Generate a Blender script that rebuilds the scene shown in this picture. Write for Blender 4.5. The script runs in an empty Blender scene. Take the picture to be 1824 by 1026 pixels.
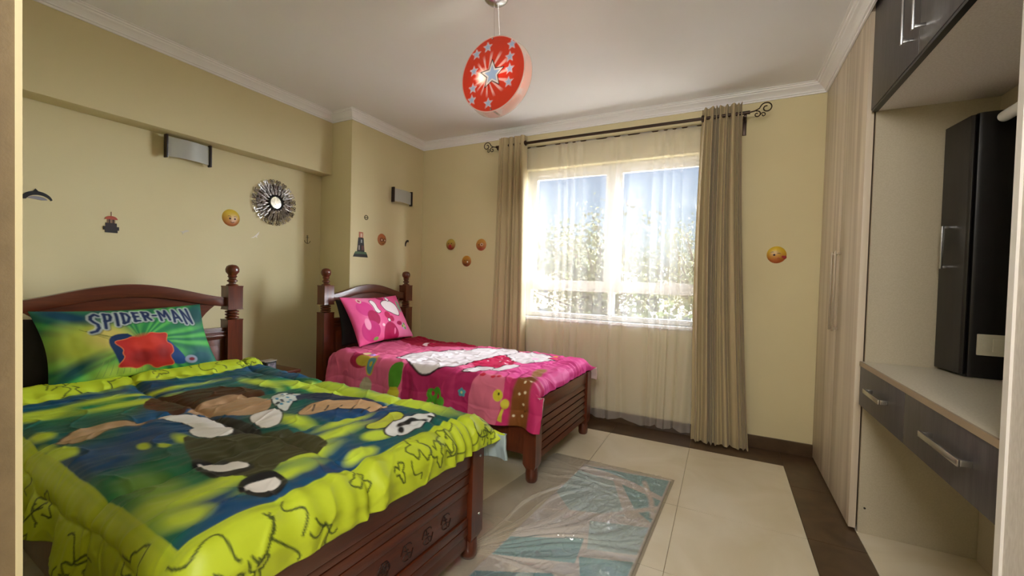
import bpy, bmesh, math, random
import numpy as np
from math import sin, cos, pi, radians
from mathutils import Vector, Matrix
random.seed(7); rng = np.random.default_rng(5)
S = bpy.context.scene
COL = S.collection

# ------------------------------------------------------------------ camera
F_PX, YAW, PITCH, ROLL = 739.35, .4716, -.0231, .0264
fw = Vector((-sin(YAW)*cos(PITCH), cos(YAW)*cos(PITCH), sin(PITCH)))
rt = Vector((cos(YAW), sin(YAW), 0)); up = rt.cross(fw)
R = rt*cos(ROLL) + up*sin(ROLL); U = up*cos(ROLL) - rt*sin(ROLL)
cd = bpy.data.cameras.new('camera'); cam = bpy.data.objects.new('camera', cd); COL.objects.link(cam)
cam.matrix_world = Matrix(((R.x, U.x, -fw.x, 0), (R.y, U.y, -fw.y, 0), (R.z, U.z, -fw.z, 1.25), (0, 0, 0, 1)))
cd.sensor_width = 36; cd.lens = 36*F_PX/1824; cd.clip_start = .02; cd.clip_end = 500
S.camera = cam
# ------------------------------------------------------------------ world, sun, lights, exposure
w = bpy.data.worlds.new('sky'); S.world = w; w.use_nodes = True
wn = w.node_tree.nodes; wl = w.node_tree.links
sky = wn.new('ShaderNodeTexSky'); sky.sky_type = 'NISHITA'; sky.sun_disc = False
sky.sun_elevation = radians(48); sky.sun_rotation = radians(200); sky.air_density = 1.0; sky.dust_density = 3.0
bg = wn['Background']; bg.inputs['Strength'].default_value = .085
wl.new(sky.outputs[0], bg.inputs[0])
def lamp(name, kind, loc, target, power, color, **kw):
    l = bpy.data.lights.new(name, kind); l.energy = power; l.color = color
    for k, v in kw.items(): setattr(l, k, v)
    o = bpy.data.objects.new(name, l); COL.objects.link(o); o.location = loc
    o.rotation_euler = (Vector(target)-Vector(loc)).to_track_quat('-Z', 'Y').to_euler()
    return o
lamp('hazy_sky_glow', 'SUN', (6, 9, 6), (6-.86, 9-.55, 6-.20), 25.0, (.88, .94, 1), angle=radians(80))
lamp('high_sun', 'SUN', (0, -3, 14), (1.2, 1.0, 0), 4.0, (1, .98, .95), angle=.01)
sky_portal = lamp('window_sky_portal', 'AREA', (-.9, 3.93, 1.6), (-.9, 0, 1.6), 1, (1, 1, 1), shape='RECTANGLE', size=1.75, size_y=1.45)
sky_portal.data.cycles.is_portal = True
lamp('passage_fill_light', 'AREA', (-.05, -.9, 2.6), (-.9, .9, 1.5), 36, (1, .97, .94), shape='RECTANGLE', size=1.0, size_y=.8)  # added fill light behind the camera, not an actual ceiling fitting
S.view_settings.view_transform = 'Standard'; S.view_settings.look = 'None'
S.view_settings.gamma = 1; S.view_settings.use_curve_mapping = False
S.view_settings.exposure = 1.28

# ------------------------------------------------------------------ constants of the room (metres)
XR, YB, XB, XC, YC, XL = .615, 3.69, -3.278, -3.03, 2.688, -3.43
ZC, ZBEAM = 2.71, 2.165

# ------------------------------------------------------------------ helpers
def lin(h):
    if isinstance(h, str):
        h = h.lstrip('#'); h = [int(h[i:i+2], 16)/255 for i in (0, 2, 4)]
    return tuple(((c+.055)/1.055)**2.4 if c > .04045 else c/12.92 for c in h)
MATS = {}
def mat(name, color, rough=.6, metal=0, color2=None, scale=6, stretch=(1, 1, 1), detail=4, bump=0, bscale=60, bstretch=(1, 1, 1), spec=.5, sheen=0, coat=0, lo=.35, hi=.65, distort=0, attr=None, emit=0, trans=0):
    m = bpy.data.materials.new(name); m.use_nodes = True; n = m.node_tree.nodes; L = m.node_tree.links
    p = n['Principled BSDF']; c = lin(color)
    p.inputs['Base Color'].default_value = (*c, 1); p.inputs['Roughness'].default_value = rough
    p.inputs['Metallic'].default_value = metal; p.inputs['Specular IOR Level'].default_value = spec
    if sheen: p.inputs['Sheen Weight'].default_value = sheen
    if coat: p.inputs['Coat Weight'].default_value = coat; p.inputs['Coat Roughness'].default_value = .12
    tc = n.new('ShaderNodeTexCoord')
    def noise(sc, st, det, dist=0):
        mp = n.new('ShaderNodeMapping'); mp.inputs['Scale'].default_value = st
        L.new(tc.outputs['Object'], mp.inputs[0])
        t = n.new('ShaderNodeTexNoise'); t.inputs['Scale'].default_value = sc; t.inputs['Detail'].default_value = det
        t.inputs['Distortion'].default_value = dist
        L.new(mp.outputs[0], t.inputs['Vector']); return t
    if attr:
        a = n.new('ShaderNodeVertexColor'); a.layer_name = attr; L.new(a.outputs[0], p.inputs['Base Color'])
    elif color2:
        t = noise(scale, stretch, detail, distort); r = n.new('ShaderNodeValToRGB')
        r.color_ramp.elements[0].position = lo; r.color_ramp.elements[1].position = hi
        r.color_ramp.elements[0].color = (*c, 1); r.color_ramp.elements[1].color = (*lin(color2), 1)
        L.new(t.outputs[0], r.inputs[0]); L.new(r.outputs[0], p.inputs['Base Color'])
    if bump:
        t = noise(bscale, bstretch, 3); b = n.new('ShaderNodeBump'); b.inputs['Strength'].default_value = bump
        b.inputs['Distance'].default_value = .01
        L.new(t.outputs[0], b.inputs['Height']); L.new(b.outputs[0], p.inputs['Normal'])
    if emit:
        p.inputs['Emission Color'].default_value = (*c, 1); p.inputs['Emission Strength'].default_value = emit
    if trans: p.inputs['Transmission Weight'].default_value = trans
    MATS[name] = m; return m
def mixmat(name, parts):
    """weighted mix of plain closures: [(node type, colour, weight, roughness)]"""
    m = bpy.data.materials.new(name); m.use_nodes = True; n = m.node_tree.nodes; L = m.node_tree.links
    n.remove(n['Principled BSDF']); out = n['Material Output']; cur = None; acc = 0
    for ty, c, wt, ro in parts:
        s = n.new(ty); s.inputs[0].default_value = (*lin(c), 1)
        if ro is not None: s.inputs['Roughness'].default_value = ro
        acc += wt
        if cur is None: cur = s
        else:
            mx = n.new('ShaderNodeMixShader'); mx.inputs[0].default_value = wt/acc
            L.new(cur.outputs[0], mx.inputs[1]); L.new(s.outputs[0], mx.inputs[2]); cur = mx
    L.new(cur.outputs[0], out.inputs[0]); MATS[name] = m; return m

class MB:
    def __init__(s): s.v = []; s.f = []
    def add(s, vs, fs):
        b = len(s.v); s.v += [tuple(p) for p in vs]; s.f += [tuple(i+b for i in f) for f in fs]; return s
    def box(s, x0, x1, y0, y1, z0, z1):
        return s.add([(x0,y0,z0),(x1,y0,z0),(x1,y1,z0),(x0,y1,z0),(x0,y0,z1),(x1,y0,z1),(x1,y1,z1),(x0,y1,z1)],
                     [(0,3,2,1),(4,5,6,7),(0,1,5,4),(1,2,6,5),(2,3,7,6),(3,0,4,7)])
    def lathe(s, prof, c, seg=20, axis='z', ang=0):
        vs = []; fs = []; n = len(prof)
        for k in range(seg):
            a = 2*pi*k/seg+ang
            for r, h in prof:
                p = (r*cos(a), r*sin(a), h)
                if axis == 'x': p = (p[2], p[0], p[1])
                if axis == 'y': p = (p[1], p[2], p[0])
                vs.append((c[0]+p[0], c[1]+p[1], c[2]+p[2]))
        for k in range(seg):
            k2 = (k+1) % seg
            for i in range(n-1): fs.append((k*n+i, k2*n+i, k2*n+i+1, k*n+i+1))
        if prof[0][0] > 1e-5: fs.append(tuple(k*n for k in reversed(range(seg))))
        if prof[-1][0] > 1e-5: fs.append(tuple(k*n+n-1 for k in range(seg)))
        return s.add(vs, fs)
    def tube(s, pts, r, seg=8, closed=False):
        pts = [Vector(p) for p in pts]; n = len(pts); vs = []; fs = []
        rs = r if isinstance(r, (list, tuple)) else [r]*n
        prev = None
        for i, p in enumerate(pts):
            a = pts[(i-1) % n] if (closed or i > 0) else p; b = pts[(i+1) % n] if (closed or i < n-1) else p
            d = (b-a).normalized()
            if prev is None:
                q = Vector((0, 0, 1)) if abs(d.z) < .9 else Vector((1, 0, 0))
                u = d.cross(q).normalized()
            else:
                u = (prev - d*prev.dot(d)).normalized()
            prev = u; v2 = d.cross(u)
            for k in range(seg):
                t = 2*pi*k/seg; vs.append(p+(u*cos(t)+v2*sin(t))*rs[i])
        for i in range(n if closed else n-1):
            j = (i+1) % n
            for k in range(seg):
                k2 = (k+1) % seg; fs.append((i*seg+k, i*seg+k2, j*seg+k2, j*seg+k))
        if not closed:
            fs.append(tuple(reversed(range(seg)))); fs.append(tuple((n-1)*seg+k for k in range(seg)))
        return s.add(vs, fs)
    def prism(s, poly, a0, a1, axis='x'):
        """poly: 2D points; extruded along axis. x: (y,z); y: (x,z); z: (x,y)"""
        n = len(poly)
        def P(p, a): return (a, p[0], p[1]) if axis == 'x' else (p[0], a, p[1]) if axis == 'y' else (p[0], p[1], a)
        return s.add([P(p, a0) for p in poly]+[P(p, a1) for p in poly],
                     [tuple(range(n)), tuple(reversed(range(n, 2*n)))]+[(i, i+n, (i+1) % n+n, (i+1) % n) for i in range(n)])
    def mesh(s, name, m, off=(0, 0, 0), bevel=0, smooth=True, seg=2):
        me = bpy.data.meshes.new(name)
        me.from_pydata([(x-off[0], y-off[1], z-off[2]) for x, y, z in s.v], [], s.f)
        bm = bmesh.new(); bm.from_mesh(me)
        bmesh.ops.recalc_face_normals(bm, faces=bm.faces)
        if bevel:
            ed = [e for e in bm.edges if len(e.link_faces) == 2 and e.calc_face_angle(0) > .6]
            bmesh.ops.bevel(bm, geom=ed, offset=bevel, segments=seg, profile=.6, affect='EDGES', clamp_overlap=True)
        if smooth:
            for f in bm.faces: f.smooth = True
            for e in bm.edges:
                if len(e.link_faces) == 2 and e.calc_face_angle(0) > .6: e.smooth = False
        bm.to_mesh(me); bm.free()
        if m: me.materials.append(m)
        return me
def tag(o, label=None, cat=None, group=None, kind=None):
    for k, v in (('label', label), ('category', cat), ('group', group), ('kind', kind)):
        if v: o[k] = v
    return o
def thing(name, label, cat, loc=(0, 0, 0), rz=0, group=None):
    o = bpy.data.objects.new(name, None); o.empty_display_size = .1; COL.objects.link(o)
    o.location = loc; o.rotation_euler = (0, 0, rz)
    return tag(o, label, cat, group)
def wloc(o):
    p = Vector((0, 0, 0))
    while o is not None: p += o.location; o = o.parent
    return p
def part(name, mb, m, parent, bevel=0, local=False, label=None, smooth=True, kind=None, seg=2):
    """mesh under parent; verts in world coordinates unless local"""
    off = (0, 0, 0) if local else tuple(wloc(parent))
    o = bpy.data.objects.new(name, mb.mesh(name, m, off, bevel, smooth, seg)); COL.objects.link(o); o.parent = parent
    if label: o['label'] = label
    if kind: o['kind'] = kind
    return o
def single(name, mb, m, label=None, cat=None, group=None, kind=None, bevel=0, smooth=True, seg=2):
    a = np.array(mb.v); off = ((a[:, 0].min()+a[:, 0].max())/2, (a[:, 1].min()+a[:, 1].max())/2, a[:, 2].min())
    if kind == 'structure': off = (0, 0, 0)
    o = bpy.data.objects.new(name, mb.mesh(name, m, off, bevel, smooth, seg)); COL.objects.link(o); o.location = off
    return tag(o, label, cat, group, kind)
def struct(name, mb, m, parent=None, bevel=0, smooth=True):
    if parent: return part(name, mb, m, parent, bevel, smooth=smooth)
    return single(name, mb, m, kind='structure', bevel=bevel, smooth=smooth)
def share(name, src, parent, loc):
    o = src.copy(); o.name = name; COL.objects.link(o); o.parent = parent; o.location = loc; return o
def grid_obj(name, P, m, parent=None, colors=None, attr='print', closed_u=False, flip=False):
    """P: (nu,nv,3) array"""
    nu, nv, _ = P.shape
    me = bpy.data.meshes.new(name); idx = np.arange(nu*nv).reshape(nu, nv)
    if closed_u: idx = np.vstack([idx, idx[:1]])
    a, b, c, d = idx[:-1, :-1].ravel(), idx[1:, :-1].ravel(), idx[1:, 1:].ravel(), idx[:-1, 1:].ravel()
    q = np.stack([a, b, c, d] if not flip else [a, d, c, b], 1).astype(np.int32)
    me.vertices.add(nu*nv); me.vertices.foreach_set('co', P.reshape(-1).astype(np.float32))
    me.loops.add(q.size); me.loops.foreach_set('vertex_index', q.ravel())
    me.polygons.add(len(q)); me.polygons.foreach_set('loop_start', np.arange(0, q.size, 4, dtype=np.int32))
    me.polygons.foreach_set('loop_total', np.full(len(q), 4, dtype=np.int32))
    me.polygons.foreach_set('use_smooth', np.ones(len(q), bool))
    me.update(calc_edges=True)
    if colors is not None:
        ca = me.color_attributes.new(attr, 'FLOAT_COLOR', 'POINT')
        ca.data.foreach_set('color', np.concatenate([colors.reshape(-1, 3), np.ones((nu*nv, 1))], 1).astype(np.float32).ravel())
    if m: me.materials.append(m)
    o = bpy.data.objects.new(name, me); COL.objects.link(o)
    if parent: o.parent = parent
    return o

# ---------------- flat prints: colours laid on a fabric grid
def chaikin(p, n=2):
    p = np.array(p, float)
    for _ in range(n):
        q = np.roll(p, -1, 0); p = np.stack([p*.75+q*.25, p*.25+q*.75], 1).reshape(-1, 2)
    return p
def seg_dist(X, Y, a, b):
    dx, dy = b[0]-a[0], b[1]-a[1]; l2 = dx*dx+dy*dy+1e-12
    t = np.clip(((X-a[0])*dx+(Y-a[1])*dy)/l2, 0, 1)
    return np.hypot(X-a[0]-t*dx, Y-a[1]-t*dy)
class Print:
    def __init__(s, X, Y, base): s.X, s.Y = X, Y; s.c = np.ones(X.shape+(3,))*np.array(lin(base))
    def blend(s, k, col, sl=None):
        col = np.array(lin(col)) if isinstance(col, str) else col
        if sl is None: s.c = s.c*(1-k[..., None])+col*k[..., None]
        else: s.c[sl] = s.c[sl]*(1-k[..., None])+col*k[..., None]
    def window(s, lo, hi):
        m = (s.X >= lo[0]) & (s.X <= hi[0]) & (s.Y >= lo[1]) & (s.Y <= hi[1]); return m
    def poly(s, pts, col, soft=.004, outline=None, ow=.006, round_=2):
        p = chaikin(pts, round_) if round_ else np.array(pts, float)
        pad = soft+ow+.01; m = s.window(p.min(0)-pad, p.max(0)+pad)
        if not m.any(): return
        X, Y = s.X[m], s.Y[m]; d = np.full(X.shape, 9.); ins = np.zeros(X.shape, bool)
        for a, b in zip(p, np.roll(p, -1, 0)):
            d = np.minimum(d, seg_dist(X, Y, a, b))
            if a[1] != b[1]:
                ins ^= ((a[1] > Y) != (b[1] > Y)) & (X < (b[0]-a[0])*(Y-a[1])/(b[1]-a[1])+a[0])
        sd = np.where(ins, -d, d)
        s.blend(np.clip(.5-sd/soft, 0, 1), col, m)
        if outline: s.blend(np.clip(1.2-np.abs(sd)/ow*1.2, 0, 1)**.5, outline, m)
    def ell(s, c, r, col, soft=.004, rot=0, outline=None, ow=.005):
        R_ = max(r)+soft*2+.01; m = s.window((c[0]-R_, c[1]-R_), (c[0]+R_, c[1]+R_))
        if not m.any(): return
        x, y = s.X[m]-c[0], s.Y[m]-c[1]; x, y = x*cos(rot)+y*sin(rot), -x*sin(rot)+y*cos(rot)
        k = np.hypot(x/r[0], y/r[1]); sd = (k-1)*min(r)
        s.blend(np.clip(.5-sd/soft, 0, 1), col, m)
        if outline: s.blend(np.clip(1.2-np.abs(sd)/ow*1.2, 0, 1), outline, m)
    def line(s, pts, wd, col):
        p = np.array(pts, float); m = s.window(p.min(0)-wd*2, p.max(0)+wd*2)
        if not m.any(): return
        X, Y = s.X[m], s.Y[m]; d = np.full(X.shape, 9.)
        for a, b in zip(p[:-1], p[1:]): d = np.minimum(d, seg_dist(X, Y, a, b))
        s.blend(np.clip(1.5-d/wd, 0, 1), col, m)
def fbm(X, Y, sc, seed=0, oct=3):
    r = np.random.default_rng(seed); out = np.zeros_like(X); a = 1; tot = 0
    for o in range(oct):
        for _ in range(4):
            t = r.uniform(0, 2*pi); ph = r.uniform(0, 2*pi); f = sc*2**o*r.uniform(.7, 1.3)
            out += a*np.sin((X*cos(t)+Y*sin(t))*f+ph+1.3*np.sin((Y*cos(t)-X*sin(t))*f*.6+ph*2)); 
        tot += 4*a; a *= .5
    return out/tot*1.8

# ------------------------------------------------------------------ materials
paint = mat('wall_paint', '#d8cca2', .75, color2='#d5c89d', scale=1.5, bump=.03, bscale=180)
paint_jamb_shaded = mat('jamb_paint_shaded', '#7d6c50', .8, color2='#75654a', scale=30, bump=.1, bscale=250)  # wall paint darkened: the jamb's shade is put into the colour
bead = mat('corner_bead', '#d8cda6', .6)
white_ceiling = mat('ceiling_paint', '#efeff2', .8, color2='#ededef', scale=2)
cornice_white = mat('cornice_plaster', '#f0eff0', .6)
tile_m = mat('beige_marble_tile', '#e0d6c0', .28, color2='#cfc2a4', scale=2.2, detail=7, distort=1.2, lo=.3, hi=.72, bump=.01, bscale=20)
grout_m = mat('grout', '#a08c68', .9)
brown_tile = mat('brown_marble_tile', '#5b4631', .3, color2='#453423', scale=5, detail=8, distort=1.6, lo=.3, hi=.7)
wood = mat('mahogany', '#622c14', .3, color2='#3e180a', scale=7, stretch=(6, 1, 1), detail=6, distort=.6, lo=.3, hi=.75, coat=.35)
wood_y = mat('mahogany_across', '#622c14', .3, color2='#3e180a', scale=7, stretch=(1, .6, 6), detail=6, distort=.6, lo=.3, hi=.75, coat=.35)
wood_z = mat('mahogany_upright', '#6a3018', .3, color2='#451c0c', scale=7, stretch=(6, 6, .6), detail=6, distort=.6, lo=.3, hi=.75, coat=.4)
wood_dark = mat('mahogany_dark', '#260d07', .4)  # darker mahogany for the carved lines and drawer knobs
ward = mat('striped_light_wood', '#e4d7c2', .45, color2='#b5a38c', scale=5, stretch=(3, 3.2, .12), detail=7, distort=.35, lo=.3, hi=.72, bump=.04, bscale=30, bstretch=(3, 4, .1))
ward_edge = mat('door_edge_brown', '#6d5c4a', .5)
linen_board = mat('linen_board', '#bdb39c', .55, color2='#b7ad96', scale=160, detail=2)
linen_grey = mat('linen_board_grey', '#e3ddd8', .55, color2='#d6cfc9', scale=140, stretch=(1, 1, .25), detail=3, bump=.03, bscale=300)
dark_lam = mat('charcoal_laminate', '#4a4546', .4, color2='#3a3637', scale=9, stretch=(5, 5, .5), detail=6, lo=.35, hi=.7, bump=.05, bscale=40, bstretch=(4, 4, .3))
black_lam = mat('black_laminate', '#141212', .35, color2='#0d0c0c', scale=9, stretch=(5, 5, .5))
edge_brown = mat('brown_edging', '#4a2a20', .5)
desk_white = mat('desk_top_laminate', '#d2ccbb', .4, color2='#c6bfad', scale=120, detail=2)
chrome = mat('brushed_chrome', '#c9c9c9', .25, metal=1)
handle_m = mat('satin_handle', '#a0937f', .5, metal=.6)
silver = mat('hammered_silver', '#b5aeab', .28, metal=1, bump=.2, bscale=80)
dark_silver = mat('tarnished_silver', '#54483f', .4, metal=.9)
black_frame = mat('black_ring', '#15181a', .35)
mirror_m = mat('mirror_glass', '#f2f6f8', .03, metal=1)
curtain_m = mat('khaki_curtain', '#b3a27c', .8, sheen=.15)
rod_m = mat('bronze_rod', '#3a2a20', .35, metal=.6)
upvc = mat('white_aluminium', '#e9e6de', .4)
plastic_white = mat('white_plastic', '#d8d4c4', .4)
tube_m = mat('white_tube', '#e3e3df', .35)
cushion_black = mat('black_cushion_fabric', '#120c0c', .8)
glass = mixmat('window_glass', [('ShaderNodeBsdfTransparent', '#ffffff', .95, None), ('ShaderNodeBsdfGlossy', '#ffffff', .05, .02)])
clear_glass = mixmat('lamp_glass', [('ShaderNodeBsdfTransparent', '#f4f0ec', .72, None), ('ShaderNodeBsdfGlossy', '#ffffff', .12, .05), ('ShaderNodeBsdfDiffuse', '#f0eae2', .16, None)])
frosted = mixmat('frosted_glass', [('ShaderNodeBsdfTranslucent', '#dfe2dc', .3, None), ('ShaderNodeBsdfDiffuse', '#c4c6c0', .6, None), ('ShaderNodeBsdfGlossy', '#ffffff', .1, .25)])
sheer_m = mixmat('white_sheer', [('ShaderNodeBsdfTransparent', '#ffffff', .68, None), ('ShaderNodeBsdfTranslucent', '#f4f5f8', .06, None), ('ShaderNodeBsdfDiffuse', '#ece4dc', .26, None)])

# ------------------------------------------------------------------ room shell
floor = struct('floor', MB().box(-3.7, 2.0, -1.9, 4.0, -.12, -.006), grout_m)
# tile layout: field of 0.6 m tiles with a dark border at the window and wardrobe side
def tile(x0, x1, y0, y1, m, nm):
    g = .0013
    part(nm, MB().box(x0+g, x1-g, y0+g, y1-g, -.006, 0), m, floor, smooth=False)
xs = [.411, -.19, -.79, -1.39, -1.99, -2.59, -3.19, -3.43]
ys = [3.408, 2.482, 1.885, 1.285, .685, .085, -.515, -1.115, -1.8]
for x1, x0 in zip(xs[:-1], xs[1:]):
    for y1, y0 in zip(ys[:-1], ys[1:]): tile(x0, x1, y0, y1, tile_m, 'tile')
by = [3.69, 3.09, 2.49, 1.89, 1.29, .69, .09, -.51, -1.11, -1.8]
for y1, y0 in zip(by[:-1], by[1:]): tile(.411, .645, y0, y1, brown_tile, 'border_tile')
bx = [.411, -.19, -.79, -1.39, -1.99, -2.59, -3.03]
for x1, x0 in zip(bx[:-1], bx[1:]): tile(x0, x1, 3.408, 3.69, brown_tile, 'border_tile')
for y1, y0 in ((3.69, 3.09), (3.09, 2.68), (2.68, 2.08), (2.08, 1.48), (1.48, .88), (.88, .28), (.28, -.6), (-.6, -1.8)): tile(.645, 1.25, y0, y1, tile_m, 'tile')
struct('ceiling', MB().box(-3.7, 2.0, -1.9, 4.0, ZC, ZC+.15), white_ceiling, smooth=False)
wl_ = struct('wall_left', MB().box(XL-.15, XL, -1.9, YB+.2, -.1, ZC), paint, smooth=False)
struct('beam', MB().box(XL, XB, .2, YC, ZBEAM, ZC), paint, wl_, bevel=.006)
struct('column', MB().box(XL, XC, YC, YB+.01, 0, ZC), paint, wl_, bevel=.006)
# back wall with window opening
WX0, WX1, WZ0, WZ1 = -1.76, -.06, .89, 2.31
bw = MB()
bw.box(XL, WX0, YB, YB+.2, -.1, ZC); bw.box(WX1, 2.0, YB, YB+.2, -.1, ZC)
bw.box(WX0, WX1, YB, YB+.2, -.1, WZ0); bw.box(WX0, WX1, YB, YB+.2, WZ1, ZC)
struct('wall_back', bw, paint, smooth=False)
struct('wall_right', MB().box(1.25, 1.4, -1.9, YB+.2, -.1, ZC), paint, smooth=False)
wf = struct('wall_front', MB().box(XL, -.885, .06, .205, -.1, ZC), paint, smooth=False)
struct('jamb_face', MB().box(-.885, -.878, .055, .200, 0, ZC), paint_jamb_shaded, wf, smooth=False)
struct('corner_bead', MB().box(-.886, -.876, .200, .2065, 0, ZC), bead, wf, smooth=False)
struct('wall_passage', MB().box(-1.03, -.885, -1.9, .06, -.1, ZC), paint, smooth=False)
struct('wall_entrance', MB().box(XL, 2.0, -2.0, -1.85, -.1, ZC), paint, smooth=False)
sk = MB().box(XC, XR, YB-.018, YB, 0, .095)
struct('baseboard_back', sk, brown_tile, bevel=.003)
struct('baseboard_left', MB().box(XC, XC+.015, YC, YB-.018, 0, .095).box(XL, XC+.015, YC-.015, YC, 0, .095).box(XL, XL+.015, .21, YC-.015, 0, .095), brown_tile)
# cornice, swept round the room with mitred corners
prof = [(0, -.068), (.010, -.068), (.012, -.058), (.020, -.056), (.022, -.048), (.030, -.040), (.042, -.030), (.056, -.022), (.060, -.014), (.070, -.013), (.073, -.005), (.086, -.004), (.086, 0)]
path = [(XB, .2), (XB, YC), (XC, YC), (XC, YB), (XR, YB), (XR, -1.5)]
def sweep(path, prof, z):
    mb = MB(); n = len(path); vs = []
    for i, p in enumerate(path):
        ns = []
        for a, b in ((i-1, i), (i, i+1)):
            if a < 0 or b >= n: continue
            d = Vector((path[b][0]-path[a][0], path[b][1]-path[a][1])).normalized(); ns.append(Vector((d.y, -d.x)))
        m = ns[0] if len(ns) == 1 else (ns[0]+ns[1])/(1+ns[0].dot(ns[1]))
        vs += [(p[0]+m.x*d, p[1]+m.y*d, z+h) for d, h in prof]
    k = len(prof)
    return mb.add(vs, [(i*k+j, i*k+j+1, (i+1)*k+j+1, (i+1)*k+j) for i in range(n-1) for j in range(k-1)])
struct('trim_1', sweep(path, prof, ZC), cornice_white, smooth=False)

# window: outer frame, mullion, transom, panes
win = struct('window_1', MB().box(WX0, WX0+.05, YB+.08, YB+.14, WZ0, WZ1).box(WX1-.05, WX1, YB+.08, YB+.14, WZ0, WZ1)
             .box(WX0+.05, WX1-.05, YB+.08, YB+.14, WZ1-.05, WZ1).box(WX0+.05, WX1-.05, YB+.08, YB+.14, WZ0, WZ0+.04), upvc, smooth=False)
part('transom', MB().box(WX0+.05, WX1-.05, YB+.075, YB+.145, 1.145, 1.215), upvc, win)
part('mullion', MB().box(-.955, -.875, YB+.075, YB+.145, 1.215, WZ1-.05), upvc, win)
part('mullion', MB().box(-.94, -.89, YB+.075, YB+.145, WZ0+.04, 1.145), upvc, win)
for x0, x1 in ((WX0+.05, -.955), (-.875, WX1-.05)):
    s_ = MB()
    s_.box(x0, x0+.035, YB+.09, YB+.13, 1.215, WZ1-.05).box(x1-.035, x1, YB+.09, YB+.13, 1.215, WZ1-.05).box(x0+.035, x1-.035, YB+.09, YB+.13, 1.215, 1.245).box(x0+.035, x1-.035, YB+.09, YB+.13, WZ1-.085, WZ1-.05)
    sash = part('sash', s_, upvc, win)
    part('pane', MB().box(x0+.035, x1-.035, YB+.108, YB+.112, 1.245, WZ1-.085), glass, sash)
for x0, x1 in ((WX0+.05, -.94), (-.89, WX1-.05)):
    part('pane', MB().box(x0, x1, YB+.108, YB+.112, WZ0+.04, 1.145), glass, win)
part('sill', MB().box(WX0-.03, WX1+.03, YB-.03, YB+.08, WZ0-.03, WZ0), upvc, win, bevel=.006)

# ------------------------------------------------------------------ wardrobe and dressing unit (right side)
wd = thing('wardrobe', 'tall wardrobe with pale striped wood doors at the corner beside the window wall', 'wardrobe', (.92, 3.18, 0))
part('body', MB().box(.65, 1.245, 2.70, 3.685, .03, ZC-.002), ward_edge, wd)
for y0, y1, hy in ((2.697, 3.135, 3.098), (3.139, 3.687, 3.185)):
    d = part('door', MB().box(XR, .645, y0, y1, .012, 2.64), ward, wd, bevel=.001)
    h = MB().box(XR-.032, XR-.022, hy-.006, hy+.006, .985, 1.465)
    for z in (1.0, 1.45): h.box(XR-.024, XR, hy-.005, hy+.005, z-.006, z+.006)
    part('handle', h, handle_m, d, bevel=.002)
part('top_filler', MB().box(XR+.006, .645, 2.697, 3.687, 2.643, ZC-.002), ward, wd)
part('side_panel', MB().box(.650, 1.245, 2.684, 2.698, 0, ZC-.002), linen_board, wd, label='beige linen-look side panel facing the dressing table')
for z in (.13, .63):
    part('screw_hole', MB().lathe([(0, 0), (.005, 0), (.005, .002), (0, .002)], (.675, 2.6825, z), 10, 'y'), black_lam, wd, label='small dark screw hole')

dk = thing('dressing_table', 'built-in dressing table with charcoal drawers and pale top beside the wardrobe', 'dressing table', (.93, 2.07, 0))
part('worktop', MB().box(.636, 1.24, 1.475, 2.682, .856, .875), desk_white, dk)
part('edging', MB().box(.628, .636, 1.475, 2.682, .854, .876), mat('edging_tan', '#a08c74', .5), dk, label='thin tan front edging')
part('back_panel', MB().box(1.085, 1.10, 1.475, 2.680, 0, .654), linen_board, dk)
part('drawer_case', MB().box(.655, 1.05, 1.475, 2.68, .668, .852), black_lam, dk)
part('carcass_rail', MB().box(.650, 1.08, 1.475, 2.682, .655, .667), linen_board, dk)
for y0, y1, h0, h1 in ((2.100, 2.680, 2.27, 2.49), (1.477, 2.096, 1.60, 1.865)):
    d = part('drawer', MB().box(.632, .652, y0, y1, .657, .852), dark_lam, dk, bevel=.001)
    zc = .765
    h = MB().box(.598, .606, h0, h1, zc-.010, zc+.010)
    for y in (h0+.008, h1-.008): h.box(.604, .632, y-.007, y+.007, zc-.009, zc+.009)
    part('handle', h, chrome, d, bevel=.002)

ub = thing('overhead_cabinet', 'charcoal overhead cabinet above the dressing table, with long bar handles', 'cabinet', (.93, 1.8, 2.13))
part('body', MB().box(.655, 1.24, 1.0, 2.682, 2.152, ZC-.004), linen_grey, ub)
part('bottom_panel', MB().box(.656, 1.24, 1.76, 2.682, 2.132, 2.150), linen_grey, ub)
part('bottom_panel', MB().box(.656, 1.24, 1.0, 1.757, 2.132, 2.150), linen_grey, ub)
part('bottom_rail', MB().box(.632, .655, 1.0, 2.682, 2.130, 2.142), black_lam, ub)
for y0, y1, hy in ((2.122, 2.692, 2.175), (1.560, 2.118, 2.065), (1.0, 1.556, 1.06)):
    d = part('door', MB().box(.630, .650, y0, y1, 2.143, ZC-.006), dark_lam, ub, bevel=.001)
    z0, z1 = (2.215, 2.46)
    h = MB().box(.590, .598, hy-.006, hy+.006, z0, z1)
    for z in (z0+.012, z1-.012): h.box(.596, .632, hy-.005, hy+.005, z-.006, z+.006)
    part('handle', h, chrome, d, bevel=.002)
single('niche_back_panel', MB().box(1.085, 1.10, 1.475, 2.680, .877, 2.130), linen_board, 'pale linen-look back panel at the rear of the dressing niche', 'panel')
mp = thing('mirror_panel', 'black dressing panel with a white tube light at its top edge', 'panel', (1.08, 1.9, .88))
part('board', MB().box(1.068, 1.083, 1.475, 2.488, .885, 2.055), black_lam, mp)
t = MB().lathe([(0, -.002), (.014, 0), (.021, .006), (.022, .02), (.022, .55), (0, .552)], (1.0, 0, 1.967), 18, 'y')
t.v = [(x, 2.445-y, z) for x, y, z in t.v]
tl = part('tube_light', t, tube_m, mp, label='white tube light')
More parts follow.
